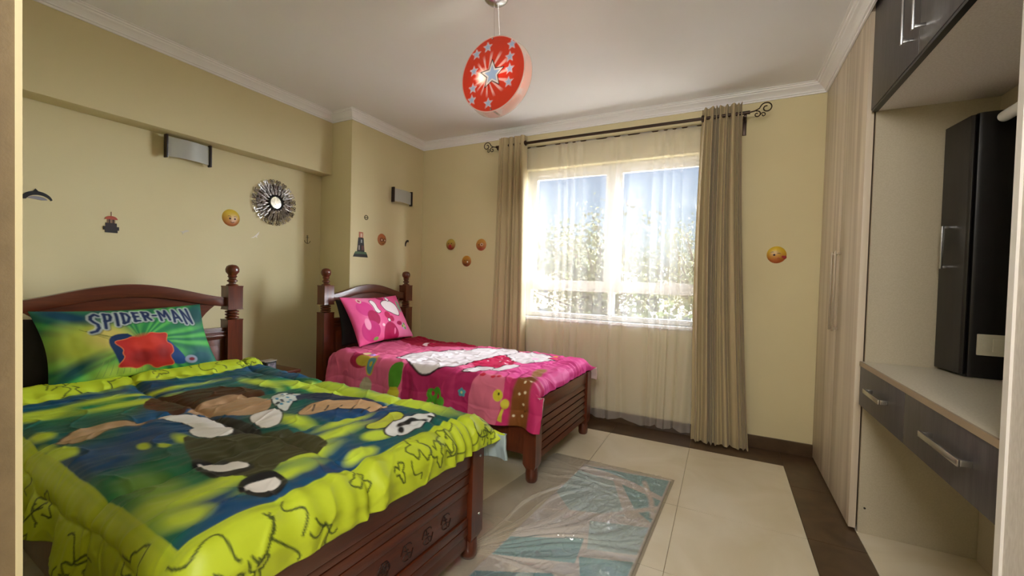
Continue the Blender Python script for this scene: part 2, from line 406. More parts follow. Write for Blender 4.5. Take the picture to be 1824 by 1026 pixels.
for y in (2.38, 1.98): part('bracket', MB().box(.995, 1.068, y, y+.02, 1.955, 1.985), black_lam, mp)
sc_ = thing('side_cabinet', 'tall narrow black cabinet standing on the dressing table by the wardrobe', 'cabinet', (.99, 2.58, .877))
bd = [(.945, 2.682), (1.067, 2.682), (1.067, 2.490), (.962, 2.490), (.950, 2.494), (.945, 2.503)]
part('body', MB().prism(bd, .877, 2.01, 'z'), black_lam, sc_)
d = part('door', MB().prism([(.905, 2.676), (.925, 2.678), (.944, 2.52), (.944, 2.500), (.936, 2.494), (.926, 2.502)], .885, 2.005, 'z'), mat('cabinet_door_black', '#242122', .4, color2='#1b191a', scale=9, stretch=(5, 5, .5)), sc_, bevel=.002)
h = MB().box(.875, .884, 2.575, 2.587, 1.345, 1.54)
for z in (1.353, 1.532): h.box(.882, .922, 2.576, 2.586, z-.006, z+.006)
part('handle', h, chrome, d, bevel=.002)
sw = thing('socket_plate', 'cream double wall socket plate on the black side of the narrow cabinet', 'socket', (1.01, 2.488, 1.03))
part('plate', MB().box(.972, 1.062, 2.479, 2.489, .975, 1.065), plastic_white, sw, bevel=.003)
part('rocker', MB().box(.984, 1.014, 2.476, 2.480, .992, 1.046), plastic_white, sw, bevel=.001)
part('rocker', MB().box(1.018, 1.050, 2.476, 2.480, .992, 1.046), plastic_white, sw, bevel=.001)
pl = thing('wardrobe_upright', 'pale grey wood end panel at the near right edge of the frame', 'panel', (.9, 1.2, 0))
part('panel', MB().box(.628, 1.245, .70, 1.462, 0, 2.128), linen_grey, pl)
part('edge_strip', MB().box(.622, .628, 1.44, 1.464, 0, 2.128), mat('pale_edge', '#e8e4e0', .4), pl)

# ------------------------------------------------------------------ beds
def ring(r0, rs, z0, z1, n):
    out = []
    for k in range(n):
        a = z0+(z1-z0)*k/n; b = z0+(z1-z0)*(k+1)/n
        out += [(r0, a), (rs, a+(b-a)*.3), (rs, a+(b-a)*.7), (r0, b)]
    return out
def head_post(y):
    m = MB(); c = (0, y, 0); q = pi/4
    sq = lambda s, z0, z1: m.lathe([(s*.62*1.2, z0), (s*.7071, z0+.012), (s*.7071, z1-.012), (s*.62*1.2, z1)], c, 4, ang=q)
    m.lathe([(.028, 0), (.036, .02), (.036, .07), (.03, .085)], c, 20)
    sq(.094, .08, .925)
    m.lathe([(.030, .92)]+ring(.026, .041, .925, .985, 3)+[(.030, 1.0)], c, 24)
    sq(.092, .99, 1.15)
    m.lathe([(.040, 1.145), (.034, 1.158), (.020, 1.165), (.020, 1.172), (.031, 1.18), (.031, 1.187), (.021, 1.195), (.022, 1.205), (.029, 1.213), (.024, 1.222),
             (.028, 1.228), (.039, 1.243), (.041, 1.262), (.034, 1.281), (.020, 1.291), (0, 1.294)], c, 26)
    return m
def foot_post(x, y):
    m = MB(); c = (x, y, 0); q = pi/4
    m.lathe([(.030, 0), (.037, .012), (.039, .05), (.036, .09)], c, 22)
    m.lathe([(.036, .075), (.0601, .115), (.0601, .50), (.055, .512)], c, 4, ang=q)
    return m
def arch_pts(hw, z_end, rise, n=24):
    # flowing arch: flat at the posts, rising to the middle
    return [(-hw+2*hw*k/n, z_end+rise*(.5-.5*cos(2*pi*k/n))**.75) for k in range(n+1)]
def make_bed(loc, rz, hw, L, label, group, carved):
    """hw: half distance between post centres; L: length to the foot face"""
    b = thing('bed', label, 'bed', loc, rz, group); fx = L-.042
    for s in (-1, 1): part('headboard_post', head_post(s*hw), wood_z, b, local=True)
    for s in (-1, 1): part('foot_post', foot_post(fx, s*hw), wood_z, b, local=True, bevel=0)
    ih = hw-.045
    top = arch_pts(ih, 1.075, .085); bot = [(y, z-.062-.012*cos(pi*y/ih/2)) for y, z in top]
    part('arch_rail', MB().prism(bot+top[::-1], -.026, .026, 'x'), wood_y, b, bevel=.008, local=True)
    pn = [(-ih+.16, .87)]+[(-ih+.16-.10*(t/6)**2, .87+.155*t/6) for t in range(1, 7)]
    pn = pn+[(y, z+.015) for y, z in bot if abs(y) < ih-.07]+[(-y, z) for y, z in pn[::-1]]
    part('upper_panel', MB().prism(pn, -.012, .010, 'x'), wood_y, b, local=True)
    part('middle_rail', MB().box(-.02, .022, -ih, ih, .795, .872), wood_y, b, bevel=.008, local=True)
    part('moulding', MB().box(.020, .032, -ih, ih, .812, .824).box(.020, .030, -ih, ih, .838, .848), wood_y, b, bevel=.003, local=True)
    for k in range(3):
        y0 = -ih+k*2*ih/3; y1 = y0+2*ih/3
        part('lower_panel', MB().box(-.012, .012, y0+.004, y1-.004, .36, .795).box(.010, .020, y0+.05, y1-.05, .42, .755), wood_z, b, bevel=.005, local=True)
    part('bottom_rail', MB().box(-.02, .022, -ih, ih, .26, .36), wood_y, b, bevel=.006, local=True)
    for s in (-1, 1):
        part('side_rail', MB().box(.045, fx-.042, s*hw-.015, s*hw+.015, .16, .36), wood, b, bevel=.005, local=True)
    # footboard of stacked planks
    part('foot_top_rail', MB().box(fx-.03, fx+.034, -ih, ih, .425, .512), wood_y, b, bevel=.008, local=True)
    if not carved:
        n = 6; z0, z1 = .115, .422
        for k in range(n):
            a = z0+(z1-z0)*k/n; c = z0+(z1-z0)*(k+1)/n
            part('plank', MB().prism([(fx-.012, a), (fx+.018, a+.002), (fx+.030, a+.014), (fx+.020, c-.004), (fx-.012, c-.001)], -ih, ih, 'y'), wood_y, b, local=True)
    else:
        hs = [.06, .125, .165, .205, .315, .355, .395, .423]
        for k, (a, c) in enumerate(zip(hs[:-1], hs[1:])):
            if k == 3: a_, c_ = a, c
            part('plank', MB().box(fx-.012, fx+(.020 if k in (0, 3) else .026), -ih, ih, a+.0015, c-.0015), wood_y, b, bevel=.004, local=True)
        X = fx+.021
        for s in (-1, 1):
            for q in range(3):
                y = s*(.08+.11*q); mid = MB().tube([(X, y+.06*(t/14)*s, .26+.030*sin(t/14*2*pi)) for t in range(15)], .0022, 5)
                for zz in (-1, 1):
                    mid.tube([(X, y+.03*s+.022*cos(t), .26+zz*.018+.012*sin(t)) for t in np.linspace(0, 5, 12)], .0018, 5)
                part('carved_leaf', mid, wood_dark, b, local=True)
        mid = MB()
        for k in range(6):
            a = k*pi/3; mid.tube([(X, .012*cos(a)+.016*cos(a+t), .26+.012*sin(a)+.016*sin(a+t)) for t in np.linspace(0, 2*pi, 12)], .0018, 5)
        part('carved_flower', mid, wood_dark, b, local=True)
        for z in (.46, .20):
            part('bolt', MB().lathe([(0, 0), (.007, 0), (.006, .003), (0, .004)], (fx+.0425, hw+.012, z), 10, 'x'), chrome, b, local=True)
    return b
T1, T2 = .044, .033
bed1 = make_bed((-3.0, 1.125, 0), -T1, .525, 2.04, 'nearest dark mahogany bed with turned posts, under the green quilt', 'beds with turned headboard posts', True)
bed2 = make_bed((-2.96, 2.87, 0), -T2, .475, 2.0, 'farther dark mahogany bed with turned posts, under the pink quilt by the window', 'beds with turned headboard posts', False)
matt = mat('mattress_ticking', '#b8b2ac', .85)
for loc, rz, hw, L, lb in (((-3.0, 1.125, 0), -T1, .475, 1.92, 'thick mattress inside the nearest bed, under the green quilt'), ((-2.96, 2.87, 0), -T2, .43, 1.88, 'thick mattress inside the farther bed, under the pink quilt')):
    m = MB().box(.06, L, -hw, hw, .27, .575)
    o = bpy.data.objects.new('mattress', m.mesh('mattress', matt, bevel=.035, seg=3)); COL.objects.link(o)
    o.location = loc; o.rotation_euler = (0, 0, rz); tag(o, lb, 'mattress')

# ------------------------------------------------------------------ quilts
def edge_curve(t, flat, r):
    """fabric distance t from the centre -> (outward offset, drop)"""
    e = np.clip(t-(flat-r), 0, None); a = np.clip(e/r, 0, pi/2)
    return np.where(t < flat-r, t, flat-r+r*np.sin(a)), np.where(e < r*pi/2, r*(1-np.cos(a)), r+(e-r*pi/2))
def quilt_geo(xa, xflat, foot_hang, hw, hangL, hangR, z, step, r=.06, seed=1, puff=.020, flare=.10, head_lift=0., seams=((.36, .40), (.2, 0)), foot_wr=0.008):
    nx = int((xflat+foot_hang-xa)/step); ny = int((2*hw+hangL+hangR)/step)
    a = np.linspace(xa, xflat+foot_hang, nx); c = np.linspace(-hw-hangL, hw+hangR, ny)
    A, Cc = np.meshgrid(a, c, indexing='ij')
    ox, dx = edge_curve(A, xflat, r); oy, dy = edge_curve(np.abs(Cc), hw, r); sg = np.sign(Cc)
    (sx, sy), (px, py) = seams
    wa = A+.012*np.sin(Cc*9+seed); wc = Cc+.014*np.sin(A*8+seed*2)
    d1 = np.abs((wa-px+sx/2) % sx-sx/2); d2 = np.abs((wc-py+sy/2) % sy-sy/2)
    dm = np.minimum(d1, d2); bump = puff*(1-np.exp(-dm/.022))
    bump += .006*fbm(A, Cc, 14, seed, 3)+.0035*fbm(A*2.5, Cc, 26, seed+3, 2)
    # gathered wrinkles along the foot end
    k = np.clip((A-(xflat-.34))/.30, 0, 1)
    bump += foot_wr*k*np.sin(Cc*62+5*np.sin(Cc*11+seed)+A*9)*(.6+.4*np.sin(Cc*17+seed))
    cr = np.abs(fbm(A*1.5, Cc*1.2, 12, seed+9, 2)); bump += .0055*np.exp(-cr/.09)
    # drag lines pulled in toward seams
    bump += .003*np.sin(Cc*95+3*np.sin(A*7))*np.exp(-d1/.05)
    kk = np.clip(dy/.07, 0, 1); kk = kk*kk*(3-2*kk); dx = dx*(1-kk); ox = ox*(1-kk)+A*kk
    down = dx+dy; hangk = np.clip(down/.06, 0, 1)
    Xo = ox+bump*np.clip(dx/.05, 0, 1)+.05*dx*flare*4
    fold = np.clip(dy-.05, 0, None)
    Yo = sg*(oy+bump*.7*np.clip(dy/.05, 0, 1)+flare*fold+fold*.16*np.sin(A*21+seed+1.2*np.sin(A*6)))
    Z = z-down+bump*(1-hangk*.85)
    Z += head_lift*np.exp(-((A-xa-.10)/.11)**2)*(1-hangk)
    Z -= .03*np.clip((.10-(A-xa))/.10, 0, 1)
    return A, Cc, np.stack([Xo, Yo, Z], -1)
def quilt_obj(name, P, cols, m, lining, loc, rz, label, thick=.012):
    o = grid_obj(name, P, m, colors=cols); o.location = loc; o.rotation_euler = (0, 0, rz)
    o.data.materials.append(lining)
    s = o.modifiers.new('thickness', 'SOLIDIFY'); s.thickness = thick; s.offset = -1; s.material_offset = 1; s.material_offset_rim = 1
    return tag(o, label, 'quilt')
fabric_print = mat('printed_cotton', '#ffffff', .62, attr='print', spec=.25, bump=.03, bscale=500)
sateen_print = mat('printed_sateen', '#ffffff', .42, attr='print', spec=.35, bump=.03, bscale=500)
lining_grey = mat('pale_blue_lining', '#a9bcc2', .7)
lining_pink = mat('white_pink_lining', '#cdb6b2', .7)

A, Cc, P = quilt_geo(.13, 2.055, .085, .585, .180, .165, .622, .0039, seed=2, head_lift=.055, puff=.020, seams=((.62, .55), (.32, -.09)))
pr = Print(A, Cc, '#0f5550')
n1 = fbm(A*.8, Cc*1.2, 5.5, 11, 3); n2 = fbm(A*.9, Cc*1.1, 7.0, 23, 2)
pr.blend(np.clip((n2-.0)*2.2, 0, 1), '#0a4a72'); pr.blend(np.clip((n1-.12)*2.2, 0, .9), '#1f7440'); pr.blend(np.clip((n1-.5)*3.2, 0, 1)*.95, '#b7cf3a')
for c, r in (((1.26, -.50), (.16, .09)), ((1.20, -.33), (.10, .12)), ((1.86, -.44), (.12, .06)), ((1.93, -.12), (.06, .2)), ((1.45, .20), (.12, .10)), ((1.776, .269), (.1, .1)), ((1.55, .30), (.16, .07)), ((.40, -.25), (.07, .3)), ((.50, .15), (.05, .25))):
    pr.ell(c, r, '#083f6c', .08)
for c, r, s_ in (((1.102, -.54), (.085, .035), .012), ((1.268, -.382), (.03, .015), .01), ((1.318, -.342), (.03, .015), .01), ((.56, -.48), (.08, .10), .05), ((.86, -.53), (.05, .03), .02), ((.98, -.55), (.04, .02), .02),
              ((.651, -.20), (.05, .20), .04), ((.51, -.12), (.03, .30), .04), ((1.758, -.40), (.05, .16), .05), ((1.86, -.50), (.05, .05), .04), ((1.70, .05), (.035, .14), .04), ((1.77, -.13), (.05, .12), .05),
              ((1.923, -.02), (.035, .06), .02), ((1.62, .16), (.03, .12), .03), ((1.45, .05), (.10, .04), .04), ((.75, .30), (.16, .04), .04), ((1.15, .40), (.25, .035), .04), ((1.6, .5), (.3, .05), .04), ((1.84, .12), (.05, .05), .03), ((1.86, -.25), (.03, .1), .04), ((1.30, -.28), (.06, .02), .02)):
    pr.ell(c, r, '#b9d03c', s_)
blk = '#15171c'
pr.poly([(.953, -.525), (.887, -.459), (.87, -.378), (.954, -.267), (1.048, -.296), (.98, -.377), (1.053, -.458), (1.01, -.517)], '#b59673', outline='#4d3c28', ow=.004)
pr.poly([(.765, -.222), (.551, -.107), (.656, -.06), (.600, .06), (.684, .152), (.842, .223), (.969, .222), (.996, .1), (.845, .075), (.937, -.005), (.883, -.082), (.959, -.155), (.849, -.202)], '#42240f')
pr.poly([(.959, -.155), (.894, -.076), (.845, .075), (.858, .12), (1.079, .158), (1.173, .116), (1.243, .039), (1.198, -.052), (1.052, -.091)], '#b2906e')
pr.poly([(1.021, -.14), (1.217, -.05), (1.438, -.072), (1.47, -.106), (1.41, -.17), (1.299, -.17), (1.156, -.11)], blk)
pr.poly([(.948, -.248), (.996, -.129), (1.156, -.107), (1.398, -.134), (1.376, -.246), (1.23, -.245), (1.199, -.195), (1.055, -.231)], '#e2ded8', outline=blk, ow=.004)
pr.poly([(1.227, -.034), (1.21, .082), (1.265, .1), (1.345, .063), (1.431, -.001), (1.438, -.072)], '#e2ded8', outline=blk, ow=.004)
pr.poly([(1.253, -.263), (1.376, -.246), (1.415, -.122), (1.49, -.037), (1.623, .002), (1.736, -.009), (1.783, -.055), (1.759, -.163), (1.787, -.218), (1.85, -.306), (1.793, -.322), (1.608, -.357), (1.515, -.347), (1.402, -.316)], '#3a3a20', round_=1)
pr.poly([(1.489, -.350), (1.611, -.285), (1.75, -.25), (1.735, -.355), (1.667, -.38)], blk)
pr.poly([(1.531, -.346), (1.644, -.31), (1.624, -.276), (1.73, -.264), (1.695, -.335), (1.642, -.356)], '#e2ded8')
pr.poly([(1.82, -.368), (1.78, -.322), (1.835, -.24), (1.935, -.28), (1.945, -.345), (1.885, -.378)], blk)
pr.poly([(1.832, -.355), (1.82, -.321), (1.85, -.265), (1.909, -.287), (1.912, -.325), (1.877, -.359)], '#e2ded8')
pr.poly([(1.016, .194), (1.039, .296), (1.158, .293), (1.228, .175), (1.33, .085), (1.173, .116)], '#ccd2cc', outline=blk, ow=.004)
for _ in range(26):
    pr.ell((rng.uniform(1.05, 1.24), rng.uniform(.13, .28)), (.010, .007), rng.choice(['#1c2c3a', '#2f7fa0']), .004)
pr.poly([(1.164, .216), (1.102, .316), (1.237, .42), (1.51, .466), (1.466, .359), (1.273, .258)], '#152a44')
pr.poly([(1.359, .118), (1.27, .242), (1.40, .389), (1.586, .43), (1.631, .37), (1.485, .28), (1.456, .157), (1.412, .083)], '#b8946c', outline=blk, ow=.004)
for q in range(6):
    t = q/5; pr.line([(1.33+.26*t, .22+.17*t), (1.40+.2*t, .16+.16*t)], .0035, blk)
pr.poly([(1.738, .129), (1.712, .269), (1.68, .364), (1.741, .378), (1.8, .302), (1.828, .189)], '#b6c23a', outline=blk, ow=.004)
pr.poly([(1.841, .147), (1.80, .222), (1.79, .363), (1.85, .443), (1.905, .395), (1.925, .25), (1.936, .160)], '#d3d5d3', outline=blk, ow=.006)
for c, r, a in (((1.86, .33), (.04, .018), .6), ((1.84, .27), (.018, .05), .2), ((1.89, .38), (.02, .014), 0), ((1.88, .21), (.012, .03), .8)): pr.ell(c, r, blk, .006, a)
# lime border with outlined leafy doodles
inner = (Cc > -.560) & (A < 1.965) & (A > .345) & (Cc < .66)
dB = np.maximum.reduce([-.560-Cc, A-1.965, .345-A+.02*np.sin(Cc*9), Cc-.66])
pr.blend(np.clip(.5+dB/.004, 0, 1), '#b4c52c')
pr.blend(np.clip(1-np.abs(dB-.012)/.010, 0, 1)*.35, '#8fae2c')
r_ = random.Random(3)
def doodle(cx, cy, sz):
    n = r_.randint(22, 30); a0 = r_.uniform(0, 2*pi); pts = []
    kind = r_.random()
    for k in range(n+1):
        t = k/n
        if kind < .5:
            a = a0+2*pi*t*.93; rr = sz*(1+.45*sin(3*a+cx*40)+.2*sin(7*a)); pts.append((cx+rr*cos(a), cy+rr*sin(a)*.8))
        else:
            pts.append((cx+(t-.5)*3.2*sz*cos(a0)+sz*.55*sin(9*t+cx*9)*sin(a0), cy+(t-.5)*3.2*sz*sin(a0)+sz*.6*sin(8*t+cy*30)*cos(a0)))
    pr.line(pts, .0027, '#414e1c')
for _ in range(78):
    s_ = r_.choice('LLFFH')
    if s_ == 'L': c0 = (r_.uniform(.2, 2.1), r_.uniform(-.80, -.60))
    elif s_ == 'F': c0 = (r_.uniform(1.99, 2.11), r_.uniform(-.7, .7))
    else: c0 = (r_.uniform(.16, .32), r_.uniform(-.7, .7))
    doodle(*c0, r_.uniform(.020, .045))
quilt_obj('quilt', P, pr.c, sateen_print, lining_grey, (-3.0, 1.125, 0), -T1, 'lime green and teal printed quilt spread over the nearest bed')

A, Cc, P = quilt_geo(.10, 1.985, .06, .515, .245, .14, .606, .0048, seed=4, head_lift=.02, puff=.011, seams=((.42, .36), (.12, .05)), foot_wr=.007)
pr = Print(A, Cc, '#d9648c')
pr.blend(np.clip((A-1.45)/.3+.3*fbm(A, Cc, 6, 5), 0, 1)*.8, '#d2338a')
pr.poly([(.923, -.50), (.95, -.42), (1.544, -.40), (1.56, -.49), (1.514, -.95), (.903, -.95)], '#a8245a', round_=1)
pr.poly([(1.70, -.47), (1.80, -.40), (1.99, -.38), (2.1, -.5), (2.1, -.9), (1.66, -.95)], '#bf2c66', round_=1)
pr.poly([(1.50, -.95), (1.49, -.70), (1.53, -.52), (1.60, -.44), (1.70, -.42), (1.78, -.50), (1.76, -.70), (1.70, -.95)], '#cf6a84', round_=2)
pr.poly([(.133, .17), (.203, .62), (.678, .64), (.98, .45), (.859, .30), (.6, .10), (.459, .125)], '#a8123e')
pr.ell((.52, .27), (.05, .10), '#e6c9cf', .006); pr.ell((.54, .30), (.045, .09), '#a8123e', .006)
pr.poly([(1.05, .60), (1.238, .70), (1.42, .60), (1.25, .40)], '#c01858')
pr.poly([(1.302, -.25), (1.254, .031), (1.40, .20), (1.58, .05), (1.60, -.165), (1.50, -.30)], '#c0184e')
# white cloud and smaller puffs with dark outlines
pr.poly([(.70, -.40), (.714, -.158), (.79, .018), (.95, .19), (1.10, .42), (1.36, .50), (1.40, .30), (1.33, .10), (1.31, -.14), (1.32, -.36), (1.26, -.48), (1.12, -.56), (.99, -.50), (.85, -.42)], '#dcd3d6', outline='#20070e', ow=.010)
pr.poly([(1.36, -.42), (1.42, -.28), (1.56, -.24), (1.56, -.37), (1.46, -.50)], '#dcd3d6', outline='#20070e', ow=.009)
pr.poly([(1.54, -.40), (1.57, -.147), (1.66, -.05), (1.68, -.267)], '#dcd3d6', outline='#20070e', ow=.007)
pr.poly([(1.34, .22), (1.411, .42), (1.694, .44), (1.83, .308), (1.73, .07), (1.543, .01)], '#dcd3d6', outline='#20070e', ow=.007)
for _ in range(10): pr.ell((rng.uniform(1.32, 1.58), rng.uniform(-.2, .12)), (.008, .008), '#f0dce4', .004)
pr.ell((1.77, .30), (.05, .08), '#c81e5e', .006, outline='#20070e'); pr.ell((1.72, .42), (.02, .03), '#e0b040', .004)
pr.ell((1.64, .2), (.03, .04), '#e0aac8', .006)
# side motifs
pr.poly([(.80, -.495), (.93, -.48), (.905, -.66), (.84, -.70), (.795, -.63)], '#4c8a24')
pr.poly([(.80, -.665), (.91, -.655), (.89, -.83), (.83, -.83)], '#bdb52a', round_=1)
pr.ell((.565, -.70), (.045, .07), '#b3a88e', .006)
pr.ell((.46, -.52), (.10, .055), '#a01c44', .006); pr.ell((.50, -.51), (.075, .045), '#b8a63a', .006)
pr.ell((.40, -.47), (.045, .03), '#a02850', .004); pr.ell((.455, -.43), (.04, .03), '#e2cf9a', .006); pr.ell((.53, -.435), (.03, .022), '#b58ad0', .005)
pr.ell((.575, -.46), (.04, .03), '#d8a05a', .006)
pr.poly([(.54, -.48), (.60, -.47), (.64, -.50), (.62, -.56), (.60, -.62), (.555, -.60), (.545, -.54)], '#5a97a0', outline='#b5a232', ow=.008)
pr.ell((.59, -.53), (.014, .02), '#b5a232', .004)
for q in range(5):
    a = q*2*pi/5; pr.ell((1.235+.055*cos(a), -.70+.055*sin(a)), (.042, .042), '#4c9a24', .006)
pr.ell((1.235, -.70), (.045, .045), '#4c9a24', .006)
for c in ((1.20, -.66), (1.265, -.665), (1.20, -.74)): pr.ell(c, (.014, .018), '#b0284a', .004)
pr.poly([(1.26, -.715), (1.31, -.715), (1.31, -.755), (1.26, -.755)], '#8a2a26', round_=0)
pr.poly([(1.21, -.75), (1.25, -.75), (1.255, -.88), (1.205, -.88)], '#4c9a24', round_=0)
for q in range(5):
    a = q*2*pi/5+.3; pr.ell((1.452+.018*cos(a), -.612+.018*sin(a)), (.013, .013), '#4d98a0', .004)
pr.ell((1.452, -.612), (.009, .009), '#d8d28a', .004)
pr.ell((1.735, -.585), (.036, .036), '#c9bd33', .004); pr.ell((1.742, -.575), (.007, .009), '#3a3a14', .003)
pr.ell((1.790, -.630), (.026, .030), '#c9bd33', .004); pr.poly([(1.770, -.66), (1.785, -.66), (1.780, -.74), (1.755, -.73)], '#c9bd33', round_=0)
pr.poly([(1.87, -.35), (1.85, -.44), (1.83, -.58), (1.82, -.72), (1.79, -.90), (1.94, -.90), (1.95, -.72), (1.955, -.58), (1.95, -.46), (1.95, -.38)], '#7d4a20', soft=.02)
pr.poly([(1.80, -.10), (1.83, -.22), (1.87, -.36), (1.93, -.36), (1.90, -.2), (1.88, -.08)], '#9a6a3a', soft=.02)
for c in ((1.905, -.489), (1.939, -.474), (1.884, -.555), (1.922, -.542), (1.913, -.616), (1.845, -.697), (1.903, -.69), (1.851, -.773), (1.906, -.77)): pr.ell(c, (.008, .008), '#d8c8a8', .004)
pr.ell((1.58, -.47), (.022, .02), '#c02038', .004); pr.ell((1.66, -.47), (.016, .016), '#c02038', .004); pr.ell((1.70, -.46), (.016, .018), '#c02038', .004)
quilt_obj('quilt', P, pr.c, fabric_print, lining_pink, (-2.96, 2.87, 0), -T2, 'pink printed quilt with white clouds spread over the farther bed')

# ------------------------------------------------------------------ pillows
def pillow(name, TL, TR, BR, BL, th, nu, nv, paint_fn, m, label, cat='pillow', wr=.004, seed=0, curl=.0):
    TL, TR, BR, BL = map(lambda p: np.array(p, float), (TL, TR, BR, BL))
    u = np.linspace(0, 1, nu); v = np.linspace(0, 1, nv); Ug, Vg = np.meshgrid(u, v, indexing='ij')
    # pinched sides between the corners
    Us = Ug+(Ug-.5)*-.07*np.sin(pi*Vg); Vs = Vg+(Vg-.5)*-.09*np.sin(pi*Ug)
    Us = Us[..., None]; Vs = Vs[..., None]
    P = (BL*(1-Us)+BR*Us)*(1-Vs)+(TL*(1-Us)+TR*Us)*Vs
    nrm = np.cross(BR-BL, TL-BL); nrm /= np.linalg.norm(nrm)
    if nrm[0] < 0: nrm = -nrm
    e = np.clip(np.sin(pi*Ug)*np.sin(pi*Vg), 0, 1)**.42
    wv = wr*(fbm(Ug*2, Vg, 9, seed, 3)+.8*np.sin((Ug-.5)*40*(1.2-Vg))*np.exp(-Vg*5))*np.clip(e*2, 0, 1)
    Fp = P+nrm*(th*e*.62+wv)[..., None]; Bp = P-nrm*(th*e*.38)[..., None]
    pf = paint_fn(Ug, Vg)
    base = (P[nu//2, 0]); 
    fp = np.concatenate([Fp, Bp[:, ::-1][:, 1:]], 1); cp = np.concatenate([pf, pf[:, ::-1][:, 1:]], 1)
    org = np.array([base[0], base[1], fp[..., 2].min()])
    o = grid_obj(name, fp-org, m, colors=cp); o.location = org
    bm = bmesh.new(); bm.from_mesh(o.data); bmesh.ops.remove_doubles(bm, verts=bm.verts, dist=1e-5); bmesh.ops.recalc_face_normals(bm, faces=bm.faces); bm.to_mesh(o.data); bm.free()
    return tag(o, label, cat)
GL = {'S': [[(.9, .9), (.6, 1), (.2, .88), (.12, .7), (.35, .55), (.7, .42), (.78, .22), (.5, .05), (.0, .0)]], 'P': [[(.15, 0), (.2, 1)], [(.2, .97), (.75, .95), (.85, .75), (.7, .52), (.2, .48)]],
      'I': [[(.5, 0), (.5, 1)]], 'D': [[(.15, 0), (.15, 1)], [(.15, .97), (.6, .9), (.88, .55), (.6, .1), (.15, .03)]], 'E': [[(.15, 0), (.15, 1)], [(.15, .95), (.8, .95)], [(.15, .52), (.7, .52)], [(.15, .05), (.8, .05)]],
      'R': [[(.15, 0), (.15, 1)], [(.15, .95), (.7, .93), (.85, .75), (.7, .52), (.15, .48)], [(.4, .5), (.9, 0)]], '-': [[(.1, .5), (.9, .5)]],
      'M': [[(.05, 0), (.15, 1), (.5, .35), (.85, 1), (.95, 0)]], 'A': [[(.0, 0), (.45, 1), (.95, 0)], [(.25, .32), (.72, .32)]], 'N': [[(.1, 0), (.1, 1), (.9, 0), (.9, 1)]]}
def paint_green(Ug, Vg):
    W_, H_ = .68, .42; X, Y = Ug*W_, Vg*H_
    p = Print(X, Y, '#2f8a45')
    a = np.arctan2(Y-.20, X-.34); st = .5+.5*np.sin(a*23+2*np.sin(a*7)+1.5*fbm(X, Y, 10, 3)); rr = np.hypot(X-.34, Y-.2)
    p.blend(np.clip(st*1.2-.35, 0, 1)*.8, '#5fb552'); p.blend(np.clip(.5-st, 0, 1)*1.2*np.clip(rr/.2, 0, 1), '#14504a')
    p.blend(np.clip(fbm(X, Y, 9, 8)*1.5-.2, 0, 1)*.6, '#12474f')
    p.ell((.13, .22), (.13, .11), '#a9b540', .10, .5); p.ell((.22, .24), (.08, .07), '#c4b45c', .06); p.ell((.24, .03), (.10, .05), '#a7c348', .05)
    p.ell((.10, .38), (.12, .035), '#0f3c52', .04, -.3); p.ell((.64, .34), (.05, .08), '#164a4a', .05); p.ell((.60, .06), (.08, .06), '#17505a', .06)
    p.ell((.08, .08), (.10, .03), '#0f4444', .04, .6)
    for k in range(9):
        p.line([(.12+k*.02, .30-.012*k), (.22+.013*k, .22+.002*k)], .0012, '#5a6a28')
        p.line([(.15+k*.025, .02), (.18+.02*k, .11)], .0012, '#7b9a4a')
    # plain red and blue splash in the middle
    p.poly([(.20, .22), (.24, .26), (.32, .25), (.30, .06), (.24, .05), (.22, .14)], '#0e2c54', soft=.006)
    p.poly([(.44, .22), (.50, .12), (.53, .03), (.46, .03), (.42, .10)], '#123c72', soft=.006)
    star = []
    for k in range(22):
        t = 2*pi*k/22; q = (.135 if k % 2 else .105)*(1+.22*sin(k*5)); star.append((.36+q*cos(t)*1.05, .135+q*sin(t)*.9))
    p.poly(star, '#b3241c', soft=.006, round_=2, outline='#c96a3a', ow=.003)
    p.ell((.36, .19), (.07, .05), '#c7321f', .03); p.ell((.33, .10), (.05, .04), '#8f1a16', .03); p.ell((.42, .11), (.03, .04), '#8f1a16', .03)
    p.ell((.545, .055), (.030, .026), '#8b93a8', .006); p.ell((.548, .055), (.014, .011), '#7c2430', .006)
    txt = 'SPIDER-MAN'; wd_ = [1.15, 1, .55, 1.05, .85, 1, .5, 1.35, 1.15, 1.15]; tot = sum(wd_); x = .17; span = .43
    for layer, (wd2, colr, off) in enumerate(((.0185, '#101c33', (.003, -.004)), (.0172, '#d7e2da', (0, 0)), (.0122, '#1b2c52', (0, 0)))):
        x = .17
        for ch, w_ in zip(txt, wd_):
            cw = span*w_/tot; t = (x+cw/2-.185)/span; z0 = .272+.055*sin(pi*min(1, t*1.05))+.008*t; z1 = .392-.005*abs(t-.5)
            for s2 in GL[ch]:
                p.line([(x+cw*(.12+.76*q[0])+off[0]-(1-q[1])*.01*(.5-t)*4, z0+(z1-z0)*q[1]+off[1]) for q in s2], wd2/1.5*(1.0 if ch != 'S' else 1.05), colr)
            x += cw
    return p.c
